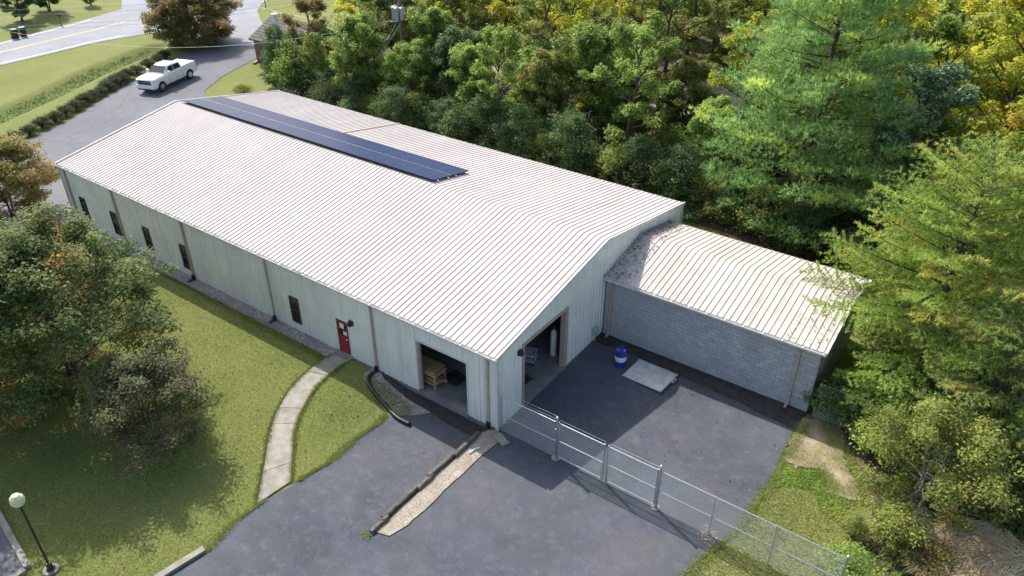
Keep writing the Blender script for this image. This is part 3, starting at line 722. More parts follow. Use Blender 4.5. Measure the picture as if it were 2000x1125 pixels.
def fsec(t, x0, x1, rails, wires=True, r_=.022, z0=.06, z1=FH):
    for z in rails: part('rail', MB().tube([(x0, 0, z), ((x0+x1)/2, 0, z-.006), (x1, 0, z)], r_, 8), 'galv', t)
    o = part('chain_link', link_mesh(x0, x1, z0, z1, -.025), 'wire', t); o['kind'] = 'stuff'
    if wires:
        for k, z in enumerate((z1+.10, z1+.20)):
            part('wire_strand', MB().tube([(x0, .06+k*.07, z), ((x0+x1)/2, .06+k*.07, z-.03), (x1, .06+k*.07, z)], .006, 4), 'wire', t)
FY = .02
f1 = thing('chain_link_fence', 'short chain link fence panel between the building corner and the gate', 'fence', (0, FY, 0))
fpost(f1, .22, FH, .03); fsec(f1, .25, 3.0, (.95, FH)); fpost(f1, 3.06, FH+.22, .055)
for i, (x0, x1, lb) in enumerate(((3.15, 5.30, 'chain link gate leaf hinged toward the metal building'), (5.46, 7.62, 'chain link gate leaf hinged toward the grass'))):
    gt = thing('fence_gate', lb, 'gate', (0, FY, 0), 0, 'gate leaves of the yard fence')
    for x in (x0, x1): part('frame_post', MB().tube([(x, 0, .10), (x, 0, FH+.06)], .03, 10), 'galv', gt)
    for z in (.13, 1.03, FH): part('rail', MB().tube([(x0, 0, z), (x1, 0, z)], .025, 8), 'galv', gt)
    o = part('chain_link', link_mesh(x0+.02, x1-.02, .12, FH, -.03), 'wire', gt); o['kind'] = 'stuff'
    hx = x0 if i == 0 else x1
    for z in (.35, 1.7): part('hinge', MB().box(hx-.10, hx+.02, -.03, .03, z, z+.06) if i == 0 else MB().box(hx-.02, hx+.10, -.03, .03, z, z+.06), 'galv', gt)
    part('drop_rod', MB().tube([(x1-.06 if i == 0 else x0+.06, -.05, .01), (x1-.06 if i == 0 else x0+.06, -.05, .9)], .012, 6), 'galv', gt)
    part('wire_strand', MB().tube([(x0, .06, FH+.12), (x1, .06, FH+.12)], .006, 4), 'wire', gt)
f2 = thing('chain_link_fence', 'long chain link fence running from the gate across the grass', 'fence', (0, FY, 0))
fpost(f2, 7.72, FH+.22, .055); fsec(f2, 7.78, 14.55, (.95, FH), False)
for x in (9.92, 12.22): fpost(f2, x, FH+.03, .028, cap=False)
fpost(f2, 14.6, FH+.1, .05)
for x in (3.06, 7.72):
    part('concrete_collar', MB().lathe([(.2, -.05), (.19, .03), (.08, .05)], 10, (x, 0, 0)), 'concrete', f1 if x < 4 else f2)
f3 = thing('chain_link_fence', 'vine covered chain link fence at the far corner of the block annex', 'fence', (10.95, 8.95, 0))
for x in (.1, 2.3): part('post', MB().tube([(x, 0, -.1), (x, 0, 1.9)], .03, 10), 'galv', f3)
part('rail', MB().tube([(.1, 0, 1.2), (2.3, 0, 1.2)], .022, 8), 'galv', f3)
part('rail', MB().tube([(.1, 0, 1.88), (2.3, 0, 1.88)], .022, 8), 'galv', f3)
o = part('chain_link', link_mesh(.1, 2.3, .06, 1.88), 'wire', f3); o['kind'] = 'stuff'

# ------------------------------------------------------------------ things seen inside the open bays
for i in range(9):
    o = link('lumber_plank', MB().box(0, 2.6, -.07, .07, 0, .04).mesh('lumber_plank', 'plank'), None, (-6.45+g_.uniform(-.1, .25), .6+.155*(i % 3), .385+.045*(i//3)))
    o.rotation_euler.z = R(g_.uniform(-2, 2)); tag(o, 'sawn plank stacked on the rack inside the front bay', 'plank', 'planks inside the front bay')
rk = thing('lumber_rack', 'wooden rack holding planks just inside the front bay', 'rack', (-6.35, .35, .1))
for x in (.1, 2.35):
    for y in (.05, .75): part('leg', MB().box(x, x+.08, y, y+.08, 0, .80), 'plank', rk)
for z in (.22, .72): part('shelf', MB().box(0, 2.5, .0, .85, z, z+.06), 'plank', rk)
for i in range(3):
    o = link('plywood_sheet', MB().box(0, 2.2, 0, .8, 0, .03).mesh('plywood_sheet', 'plank'), None, (-6.25+.05*i, .38, .885+.035*i)); o.rotation_euler.z = R(1.5*i-1)
    tag(o, 'plywood sheet on top of the rack inside the front bay', 'plywood', 'plywood inside the front bay')
for i in range(2):
    o = link('floor_mat', MB().hexa([(x, y, .102) for x, y in ragged([(-.55, -.4), (.5, -.5), (.6, .35), (-.4, .5)], 50+i, .06, .2)], [(x, y, .11) for x, y in ragged([(-.55, -.4), (.5, -.5), (.6, .35), (-.4, .5)], 50+i, .06, .2)]).mesh('floor_mat', 'damp'), None, ((-3.75, 1.6, 0), (-1.2, 3.4, 0))[i])
    tag(o, ('black mat on the concrete floor inside the front bay', 'black mat on the floor inside the end wall doorway')[i], 'mat')
wh = thing('storage_cylinder', 'slim white gas cylinder standing inside the end wall doorway', 'cylinder', (-.9, 5.9, .1))
part('body', MB().lathe([(.15, 0), (.16, .03), (.16, 1.35), (.11, 1.5), (.05, 1.55)], 18), 'white_plastic', wh, smooth=True)
part('valve', MB().lathe([(.045, 1.54), (.045, 1.7), (.02, 1.72)], 10), 'chrome', wh)
ct = thing('hand_cart', 'dark wheeled work cart parked inside the end wall doorway', 'cart', (-1.7, 4.7, .1), R(20))
part('tray', MB().box(-.5, .5, -.35, .35, .55, .62), 'grey_metal', ct); part('tray', MB().box(-.5, .5, -.35, .35, .2, .26), 'grey_metal', ct)
for x in (-.45, .45):
    for y in (-.3, .3): part('wheel', MB().tube([(x-.02, y, .08), (x+.02, y, .08)], .08, 12), 'tyre', ct); part('leg', MB().box(x-.02, x+.02, y-.02, y+.02, .1, .95), 'black_metal', ct)

# ------------------------------------------------------------------ lamp post and kerbs, lower left lawn
lp = thing('lamp_post', 'dark lamp post with a milky polygonal globe on the lawn', 'lamp post', (-8.7, -15.3, 0))
part('pole', MB().tube([(0, 0, .1), (0, 0, 3.35)], [.042, .036], 12), 'black_metal', lp, smooth=True)
part('base', MB().lathe([(.16, 0), (.16, .06), (.11, .1), (.10, .3), (.06, .36)], 14), 'black_metal', lp)
part('globe', MB().lathe([(.09, 3.35), (.18, 3.40), (.24, 3.55), (.215, 3.71), (.12, 3.82), (.03, 3.85)], 8), 'globe', lp)
part('collar', MB().lathe([(.07, 3.28), (.12, 3.31), (.12, 3.36)], 12), 'black_metal', lp)
part('concrete_pad', MB().lathe([(.28, -.1), (.28, .04), (.26, .05)], 12), 'concrete', lp)
def kerb(name, label, pl, w_, h):
    mb = MB(); 
    for a, b in zip(pl[:-1], pl[1:]): mb.bar((*a, h/2-.05), (*b, h/2-.05), w_, h+.1)
    return tag(link(name, mb.mesh(name, 'concrete')), label, 'kerb')
kerb('kerb', 'straight concrete kerb between the lawn and the driveway', [(-4.95, -11.55), (-5.55, -15.5)], .26, .13)
kerb('kerb', 'short angled concrete kerb around the corner bed by the lamp post', [(-14, -15.0), (-9.45, -15.75)], .22, .12)
kerb('kerb', 'concrete kerb side of the corner bed running away from the lamp post', [(-9.42, -15.87), (-9.3, -19)], .22, .12)
sheet('corner_bed', [(-14, -15.1), (-9.5, -15.85), (-9.4, -19), (-14, -19)], 'asphalt_lot', .03)

# ------------------------------------------------------------------ pickup truck
tk = thing('pickup_truck', 'white crew cab pickup truck parked on the lot beside the hedge', 'truck', (-55.95, 20.9, 0), math.atan2(-4.05, 1.4)); tk.scale = (1.05, 1.04, 1.05)
def loft(secs):
    mb = MB(); n = len(secs[0]); mb.v = [p for s in secs for p in s]
    mb.f = [(i*n+k, i*n+(k+1) % n, (i+1)*n+(k+1) % n, (i+1)*n+k) for i in range(len(secs)-1) for k in range(n)]
    mb.f += [tuple(range(n))[::-1], tuple(range((len(secs)-1)*n, len(secs)*n))]; return mb
def bsec(x, hw, zb, zt, ch=.12):
    return [(x, -hw+.04, zb), (x, -hw, zb+.12), (x, -hw, zt-ch), (x, -hw+ch, zt), (x, hw-ch, zt), (x, hw, zt-ch), (x, hw, zb+.12), (x, hw-.04, zb)]
body = [bsec(3.05, .90, .50, 1.22, .1), bsec(2.95, .98, .45, 1.31), bsec(2.5, 1.02, .45, 1.36), bsec(1.45, 1.03, .45, 1.40), bsec(1.1, 1.03, .45, 1.40), bsec(-1.05, 1.03, .45, 1.40), bsec(-1.15, 1.03, .45, 1.42), bsec(-3.0, 1.02, .50, 1.45), bsec(-3.1, .98, .55, 1.43)]
part('body', loft(body), 'car_white', tk, smooth=True)
def csec(x, hb, ht, zb, zt): return [(x, -hb, zb), (x, -ht-.05, zt-.12), (x, -ht+.1, zt), (x, ht-.1, zt), (x, ht+.05, zt-.12), (x, hb, zb)]
part('cab', loft([csec(1.42, .90, .88, 1.34, 1.46), csec(.62, .93, .70, 1.38, 1.96), csec(.1, .94, .74, 1.38, 2.02), csec(-.8, .94, .74, 1.38, 2.0), csec(-1.10, .92, .76, 1.38, 1.86)]), 'car_white', tk, smooth=True)
gm = MB()
ws = MB().hexa([(1.34, -.80, 1.49), (1.34, .80, 1.49), (.68, .66, 1.91), (.68, -.66, 1.91)], [(1.375, -.80, 1.52), (1.375, .80, 1.52), (.715, .66, 1.94), (.715, -.66, 1.94)])
part('windshield', ws, 'glass', tk)
for s in (-1, 1):
    for xa, xb, xc, xd in ((.93, .02, .05, .50), (-.06, -.95, -.88, -.04)):
        q = lambda e: [(xa, s*(.925+e), 1.45), (xb, s*(.945+e), 1.45), (xc, s*(.81+e), 1.87), (xd, s*(.80+e), 1.87)]
        part('side_window', MB().hexa(q(-.02), q(.012)), 'glass', tk)
    for x in (.98, -.02, -1.03): part('door_seam', MB().box(x-.008, x+.008, s*1.028-.004, s*1.028+.004, .5, 1.38), 'black', tk)
    for x in (.18, -.85): part('door_handle', MB().box(x, x+.2, s*1.04-.02, s*1.04+.02, 1.18, 1.22), 'chrome', tk)
    mi = part('mirror', MB().box(.95, 1.08, s*1.17-.13, s*1.17+.13, 1.40, 1.62), 'car_white', tk)
    part('mirror_glass', MB().box(.938, .949, s*1.17-.11, s*1.17+.11, 1.42, 1.60), 'glass', mi)
    part('headlight', MB().box(2.86, 3.03, s*.80-.16, s*.80+.16, 1.06, 1.24), 'lens', tk)
    part('tail_light', MB().box(-3.12, -3.02, s*.92-.07, s*.92+.07, 1.0, 1.38), 'tail', tk)
    part('running_board', MB().box(-.95, 1.0, s*1.03-.07, s*1.03+.07, .34, .40), 'black', tk)
    for x in (2.05, -1.95):
        wl = thing('wheel', '', '', (x, s*.92, .43)); wl.parent = tk
        for k in ('label', 'category'): del wl[k]
        part('tyre', MB().tube([(0, -.13, 0), (0, -.10, 0), (0, .10, 0), (0, .13, 0)], [.38, .43, .43, .38], 24), 'tyre', wl, smooth=True)
        part('rim', MB().tube([(0, s*.10, 0), (0, s*.139, 0)], [.28, .265], 18), 'chrome', wl)
        ar = []
        for k in range(13):
            a = math.pi*k/12; ar.append((x+.54*math.cos(a), .43+.52*math.sin(a)))
        part('wheel_arch', MB().hexa([(p[0], s*.8, p[1]) for p in ar], [(p[0], s*1.036, p[1]) for p in ar]), 'black', tk)
part('grille', MB().box(2.98, 3.075, -.66, .66, .84, 1.20), 'black', tk)
part('grille_bar', MB().box(3.076, 3.095, -.72, .72, 1.02, 1.08), 'chrome', tk)
part('bumper', MB().box(2.88, 3.16, -.95, .95, .50, .76), 'car_white', tk)
part('air_dam', MB().box(2.9, 3.13, -.8, .8, .36, .50), 'black', tk)
part('rear_bumper', MB().box(-3.25, -3.05, -.95, .95, .50, .72), 'chrome', tk)
part('bed_cover', MB().box(-3.0, -1.22, -.90, .90, 1.43, 1.475), 'white_plastic', tk)
for s in (-.955, .955): part('bed_rail', MB().box(-3.05, -1.15, s-.045, s+.045, 1.425, 1.485), 'car_white', tk)
part('rear_window', MB().hexa([(-1.095, -.75, 1.50), (-1.095, .75, 1.50), (-1.08, .70, 1.80), (-1.08, -.70, 1.80)], [(-1.125, -.75, 1.50), (-1.125, .75, 1.50), (-1.12, .70, 1.80), (-1.12, -.70, 1.80)]), 'glass', tk)
part('antenna', MB().tube([(.3, .2, 1.97), (.2, .2, 2.08)], .03, 6), 'black', tk)

# ------------------------------------------------------------------ roadside things
def bin_(x, y, rz, lb):
    t = thing('trash_bin', lb, 'bin', (x, y, 0), rz)
    part('bin_body', loft([[(-.24, -.26, .05), (.24, -.26, .05), (.24, .26, .05), (-.24, .26, .05)], [(-.34, -.33, 1.0), (.32, -.33, 1.0), (.32, .33, 1.0), (-.34, .33, 1.0)]]), 'black', t)
    part('lid', loft([[(-.38, -.36, 1.0), (.36, -.36, 1.0), (.36, .36, 1.0), (-.38, .36, 1.0)], [(-.34, -.33, 1.1), (.3, -.33, 1.07), (.3, .33, 1.07), (-.34, .33, 1.1)]]), 'black', t)
    part('handle', MB().tube([(-.4, -.25, .98), (-.44, 0, .98), (-.4, .25, .98)], .025, 6), 'black', t)
    for s in (-1, 1): part('wheel', MB().tube([(-.26, s*.30-.03, .13), (-.26, s*.30+.03, .13)], .13, 14), 'tyre', t)
bin_(-86.15, 20.7, R(10), 'black wheeled trash bin leaning by the road verge, on the far lawn side')
bin_(-86.35, 21.75, R(-12), 'upright black wheeled trash bin paired beside the mailbox verge')
mbx = thing('mailbox', 'dark mailbox on a wooden post beside the road', 'mailbox', (-88.4, 27.3, 0))
part('post', MB().box(-.06, .06, -.06, .06, -.1, 1.05), 'pole', mbx)
ar = [(.12*math.cos(math.pi*k/8), 1.2+.12*math.sin(math.pi*k/8)) for k in range(9)]+[(-.12, 1.06), (.12, 1.06)]
part('box', MB().hexa([(-.2, p[0], p[1]) for p in ar], [(.36, p[0], p[1]) for p in ar]), 'black_metal', mbx)
part('flag', MB().box(0, .12, .121, .135, 1.2, 1.4), 'tail', mbx)
sg = thing('street_sign', 'thin steel street sign post at the road junction', 'sign', (-74.8, 48.2, 0))
part('post', MB().tube([(0, 0, -.1), (0, 0, 2.9)], .06, 8), 'blue', sg)
part('plate', MB().box(-.4, .4, -.02, .02, 2.7, 2.95), 'blue', sg)
# brick outbuilding half hidden by cedars
bh_ = thing('brick_house', 'small brick house with grey shingle roof behind the cedars', 'house', (-51.7, 34.1, 0), R(90))
hx, hy, hz = 3.0, 3.6, 2.5
part('wall', MB().box(-hx+.03, hx-.03, -hy+.03, hy-.03, -.1, hz).add([(-hx+.03, -hy+.03, hz), (hx-.03, -hy+.03, hz), (0, -hy+.03, hz+1.5), (-hx+.03, hy-.03, hz), (hx-.03, hy-.03, hz), (0, hy-.03, hz+1.5)], [(0, 1, 2), (3, 5, 4)]), 'mortar', bh_)
mb = MB()
for c_ in range(26):
    for a, b, ax, o_ in ((-hx, hx, 'x', -hy), (-hy, hy, 'y', -hx), (-hx, hx, 'x', hy), (-hy, hy, 'y', hx)):
        u = a-(.12 if c_ % 2 else 0)
        while u < b:
            p, q = max(u, a)+.006, min(u+.24, b)-.006
            if q-p > .04:
                lo, hi = (o_, o_+.06) if o_ < 0 else (o_-.06, o_)
                if ax == 'x': mb.box(p, q, lo, hi, c_*.1+.006, c_*.1+.094)
                else: mb.box(lo, hi, p, q, c_*.1+.006, c_*.1+.094)
            u += .24
o = part('brick_course', mb, 'brick', bh_); o['kind'] = 'stuff'
for s in (-1, 1):
    rf = part('roof', MB().hexa([(s*(hx+.35), -hy-.3, hz-.2), (s*(hx+.35), hy+.3, hz-.2), (0, hy+.3, hz+1.55), (0, -hy-.3, hz+1.55)], [(s*(hx+.35), -hy-.3, hz-.08), (s*(hx+.35), hy+.3, hz-.08), (0, hy+.3, hz+1.67), (0, -hy-.3, hz+1.67)]), 'shingle', bh_)
    for k in range(9):
        f = k/9; g2 = (k+1.04)/9; zz = lambda t: hz-.08+1.75*t; xx = lambda t: s*(hx+.35)*(1-t)
        part('shingle_course', MB().hexa([(xx(f), -hy-.32, zz(f)+.03), (xx(f), hy+.32, zz(f)+.03), (xx(g2), hy+.32, zz(g2)+.005), (xx(g2), -hy-.32, zz(g2)+.005)], [(xx(f), -hy-.32, zz(f)+.05), (xx(f), hy+.32, zz(f)+.05), (xx(g2), hy+.32, zz(g2)+.015), (xx(g2), -hy-.32, zz(g2)+.015)]), 'shingle', rf)
part('chimney', MB().lathe([(.3, hz+.8), (.3, hz+2.3), (.34, hz+2.3), (.34, hz+2.45)], 14, (-1.4, 1.5, 0)), 'white_plastic', bh_)
dd = part('door', MB().box(-.45, .45, -hy-.04, -hy-.001, 0, 2.05), 'trim', bh_); part('handle', MB().box(.3, .36, -hy-.09, -hy-.041, 1, 1.06), 'chrome', dd)
kerb('kerb', 'concrete kerb stone on the grass beside the brick house', [(-55.6, 32.0), (-54.7, 30.2)], .3, .15)
# utility pole and wires
up = thing('utility_pole', 'wooden utility pole with pale transformers behind the metal building', 'utility pole', (-33.6, 31, 0))
part('pole', MB().tube([(0, 0, -.2), (0, 0, 11.5)], [.17, .12], 12), 'pole', up, smooth=True)
part('crossarm', MB().bar((-1.1, .12, 11.0), (1.1, .12, 11.0), .1, .12), 'pole', up)
for i, (x, y) in enumerate(((-.42, -.28), (.05, -.48), (.45, -.2))):
    o = part('transformer', MB().lathe([(.2, 0), (.22, .03), (.22, .95), (.23, .97), (.23, 1.02), (.10, 1.10)], 16, (x, y, 7.35)), 'grey_metal', up, smooth=True)
    part('bushing', MB().lathe([(.03, 0), (.05, .03), (.03, .06), (.05, .09), (.03, .12), (.02, .2)], 8, (x+.08, y, 8.42)), 'white_plastic', o)
    part('bracket', MB().bar((x, y, 7.9), (0, 0, 7.9), .05, .08), 'galv', o)
    if i == 1:
        for zz, ww in ((8.10, .11), (7.98, .09)): part('marking', MB().box(x-ww, x+ww, y-.232, y-.205, zz, zz+.035), 'black', o)
def wire(label, a, b, sag, r_=.018, group='overhead wires'):
    a, b = Vector(a), Vector(b); pts = []
    for k in range(25):
        t = k/24; p = a.lerp(b, t); p.z -= sag*4*t*(1-t); pts.append(p)
    tag(link('power_line', MB().tube(pts, r_, 5).mesh('power_line', 'wire')), label, 'wire', group)
wire('service wire from the transformers sagging across to the roadside', (-33.9, 30.8, 7.3), (-93, 8, 7.5), 4.4, .010)
wire('thin service wire running beside the first toward the roadside', (-33.9, 30.9, 7.1), (-60, 36, 4.2), .6, .015)
for i, (z, dy) in enumerate(((8.9, 0), (8.3, .5), (7.4, -.3), (6.9, .2))):
    wire('overhead wire strung along the far road', (-83, -4+dy, z), (-46, 67+dy, z+.3), 3.9, .014, 'wires along the far road')
for i, (x, y) in enumerate(((-35.9, 25.5), (-35.3, 25.2))):
    wire('steel guy wire bracing the utility pole', (-33.6, 31, 7.0+i*.6), (x, y, -.1), 0, .016, 'guy wires of the utility pole')

# ------------------------------------------------------------------ vegetation builders
def quat_basis(n, rng):
    """random unit tangents for normals n"""
    a = rng.normal(size=n.shape); a -= n*(a*n).sum(1, keepdims=True); a /= np.linalg.norm(a, axis=1, keepdims=True)+1e-9
    return a, np.cross(n, a)
def unit(v): return v/(np.linalg.norm(v, axis=-1, keepdims=True)+1e-9)
def tri_mesh(name, V, F, tint, clump, mat):
    me = bpy.data.meshes.new(name); nv, nf = len(V), len(F)
    me.vertices.add(nv); me.vertices.foreach_set('co', V.astype(np.float32).ravel())
    me.loops.add(nf*3); me.loops.foreach_set('vertex_index', F.astype(np.int32).ravel())
    me.polygons.add(nf); me.polygons.foreach_set('loop_start', np.arange(0, nf*3, 3, dtype=np.int32))
    me.update(calc_edges=True)
    for nm, a in (('tint', tint), ('clump', clump)):
        at = me.attributes.new(nm, 'FLOAT', 'FACE'); at.data.foreach_set('value', a.astype(np.float32))
    me.materials.append(M[mat]); return me
def leaf_mesh(name, c, nrm, axis, ln, wd, clump, mat, rng):
    n = len(c); b = np.cross(nrm, axis); ln = ln[:, None]; wd = wd[:, None]
    base = c-axis*ln*.5; tip = c+axis*ln*.5; fold = nrm*wd*.22
    lf = c+b*wd*.5+fold-axis*ln*.08; rt = c-b*wd*.5+fold-axis*ln*.08
    V = np.stack([base, rt, tip, lf], 1).reshape(-1, 3); i = np.arange(n)[:, None]*4
    F = np.concatenate([i+[0, 1, 2], i+[0, 2, 3]], 1).reshape(-1, 3)
    t = rng.random(n)
    return tri_mesh(name, V, F, np.repeat(t, 2), np.repeat(clump, 2), mat)
def clump_leaves(cent, rad, per, size, rng, flat=.65, up=1.0, out_from=None):
    """leaf centres and frames for a list of clumps"""
    K = len(cent); per = np.maximum(6, (per*(rad/np.mean(rad))**2).astype(int)); idx = np.repeat(np.arange(K), per); n = len(idx)
    d = unit(rng.normal(size=(n, 3))); rr = rng.random(n)**.45
    off = d*rr[:, None]*rad[idx][:, None]; off[:, 2] *= flat
    off *= 1+.25*rng.normal(size=(n, 1))*.5
    c = cent[idx]+off
    nrm = unit(d*.6+np.array([0, 0, up])+rng.normal(size=(n, 3))*.45)
    ax, _ = quat_basis(nrm, rng); ax = unit(ax+d*.5-np.array([0, 0, .35])); ax = unit(ax-nrm*(ax*nrm).sum(1, keepdims=True))
    ln = size*(.7+.6*rng.random(n)); wd = ln*(.45+.2*rng.random(n))
    return c, nrm, ax, ln, wd, idx
def broadleaf(seed, h, r, zb, nl=14, per=85, size=.24, mat='lf_mid', bark='bark', clump_r=.75, lean=0., multi=1, up=1.0, sub=6):
    rng = np.random.default_rng(seed); g = random.Random(seed); wood = MB(); cents = []; rads = []
    def wob(p, s): return p+Vector((g.gauss(0, s), g.gauss(0, s), g.gauss(0, s*.4)))
    for tr_ in range(multi):
        a0 = g.uniform(0, 6.28); sp = .0 if multi == 1 else r*.22
        top = Vector((math.cos(a0)*sp+lean*h, math.sin(a0)*sp, h*.86)); base = Vector((math.cos(a0)*.12*(multi > 1), math.sin(a0)*.12*(multi > 1), -.15))
        tp = [wob(base.lerp(top, k/6), 0 if k == 0 else h*.012) for k in range(7)]
        r0 = .016*h+.03; r0 = r0/(multi**.4)
        wood.tube(tp, [r0*(1-.85*k/6)*(1.35 if k == 0 else 1) for k in range(7)], 7)
        def trunk(t): k = min(int(t*6), 5); return tp[k].lerp(tp[k+1], t*6-k)
        zf = zb/h
        for i in range(nl):
            t = zf*1.0+(i+.3*g.random())/nl*(.97-zf); st = trunk(min(t, .99)); az = i*2.399+g.uniform(-.4, .4)+a0
            hr = (t-zf)/(1-zf)
            el = R(6+62*hr**1.2+g.uniform(-9, 10)); d = Vector((math.cos(az)*math.cos(el), math.sin(az)*math.cos(el), math.sin(el)))
            zc = zb+(h-zb)*.42; Ln = .4
            while Ln < 3*r:
                q = st+d*Ln; hz_ = (h-zc) if q.z > zc else (zc-zb+.5)
                if (q.x-lean*q.z)**2/r**2+q.y**2/r**2+((q.z-zc)/hz_)**2 > 1: break
                Ln += .12
            Ln *= g.uniform(.72, 1.0)
            pts = [st]
            for k in range(1, 5):
                q = st+d*Ln*k/4; q.z += .10*Ln*(k/4)**2*(1-hr)-.04*Ln*(k/4)**3; pts.append(wob(q, Ln*.025))
            rb = r0*(.5-.25*hr); wood.tube(pts, [rb, rb*.75, rb*.55, rb*.35, rb*.12], 5)
            cents.append(pts[-1]); rads.append(g.uniform(.8, 1.15)*clump_r)
            for s_ in range(sub):
                u = g.uniform(.32, .98); k = min(int(u*4), 3); p = pts[k].lerp(pts[k+1], u*4-k)
                a2 = az+g.choice((-1, 1))*g.uniform(.4, 1.3); e2 = el+g.uniform(-.5, .6)
                l2 = Ln*g.uniform(.22, .42); q = p+Vector((math.cos(a2)*math.cos(e2), math.sin(a2)*math.cos(e2), math.sin(e2)))*l2
                m_ = wob(p.lerp(q, .5), l2*.06); wood.tube([p, m_, q], [rb*.35, rb*.22, rb*.06], 4, False)
                cents.append(q); rads.append(g.uniform(.6, 1.1)*clump_r)
                if g.random() < .5: cents.append(m_); rads.append(g.uniform(.5, .8)*clump_r)
        cents.append(trunk(.99)+Vector((0, 0, h*.08))); rads.append(clump_r)
    cent = np.array([tuple(c) for c in cents]); rad = np.array(rads)
    c, n, a, ln, wd, idx = clump_leaves(cent, rad, per, size, rng, up=up)
    ch = rng.random(len(cent))
    cr = leaf_mesh('crown', c, n, a, ln, wd, ch[idx], mat, rng)
    return wood.mesh('trunk', bark), cr
def needles(base, d, ln, wd, K, spread, clump, mat, rng, name='crown'):
    n = len(base); i = np.repeat(np.arange(n), K); m = len(i)
    dd = unit(d[i]+rng.normal(size=(m, 3))*spread); L_ = (ln*(.7+.6*rng.random(m)))[:, None]
    a = np.cross(dd, np.array([0, 0, 1.])+rng.normal(size=(m, 3))*.45); a = unit(a); w_ = wd*(.7+.6*rng.random(m))[:, None]
    p = base[i]+rng.normal(size=(m, 3))*.02
    V = np.stack([p-a*w_*.5, p+a*w_*.5, p+dd*L_], 1).reshape(-1, 3); F = np.arange(3*m).reshape(-1, 3)
    return tri_mesh(name, V, F, rng.random(m), clump[i], mat)
def conifer(seed, h, r, zb, mat, whorl=.8, nb=5, rise=.12, droop=.0, pw=.75, ln=.24, wd=.045, K=9, spread=.55, lat=.36, tstep=.26, blen=.34, gap=.0, bark='bark', top=0.0, fwd=.9, upt=.5, u0=.16, lv=(.68, 1.12), clear=None):
    rng = np.random.default_rng(seed); g = random.Random(seed); wood = MB(); B = []; D = []; CL = []
    tp = [Vector((g.gauss(0, h*.004), g.gauss(0, h*.004), -.15+h*k/8)) for k in range(9)]
    r0 = .014*h+.03; wood.tube(tp, [r0*(1-.93*k/8) for k in range(9)], 8)
    z = zb
    while z < h*.985:
        t = (z-zb)/(h-zb); rad = r*(max(.02, 1-t))**pw*(.55+.45*min(1, (t+.05)/.12))
        n = nb+(g.random() < .5)
        a0 = g.uniform(0, 6.28)
        for i in range(n):
            if g.random() < gap: continue
            az = a0+i*6.283/n+g.uniform(-.25, .25); Ln = rad*g.uniform(*lv)+.15; z0 = z+g.uniform(-.6, .6)*whorl
            rs = rise+.55*t+g.uniform(-.08, .08); cx, sx = math.cos(az), math.sin(az)
            if clear and cx < -.1 and z0+rs*Ln < clear[1]: Ln = min(Ln, clear[0]/-cx)     # boughs held off a wall
            def P(u): return Vector((cx*Ln*u, sx*Ln*u, z0+Ln*(rs*u-droop*u*u+.10*u**3)))
            wood.tube([P(0), P(.5), P(1)], [r0*.28*(1-t*.7), r0*.15*(1-t*.6), .006], 4, False)
            u = u0+.12*g.random(); cl = g.random(); sgn = 1
            while u < 1:
                p = P(u); bl = Ln*blen*(1.05-u*.75)*g.uniform(.7, 1.2)+.12; sgn = -sgn
                for sg_ in (sgn, -sgn):
                    a2 = az+sg_*g.uniform(.65, 1.1); dv = np.array([math.cos(a2)*fwd, math.sin(a2)*fwd, g.uniform(-.12, .22)+.1*t])
                    m = max(1, int(bl/tstep)); c2 = min(1, max(0, cl+g.gauss(0, .08)))
                    for k in range(m):
                        s_ = (k+1)/m*bl; B.append(np.array(p)+dv*s_+np.array([0, 0, -.10*s_*s_*droop*3])); D.append(dv*.9+np.array([cx*.3, sx*.3, upt])); CL.append(c2)
                u += lat/Ln*g.uniform(.7, 1.3)
            B.append(np.array(P(1))); D.append(np.array([cx, sx, .4])); CL.append(cl)
        z += whorl*g.uniform(.75, 1.25)*(1-.35*t)
    B.append(np.array([0, 0, h])); D.append(np.array([0, 0, 1.])); CL.append(.5)
    return wood.mesh('trunk', bark), needles(np.array(B), np.array(D), ln, wd, K, spread, np.array(CL), mat, rng)
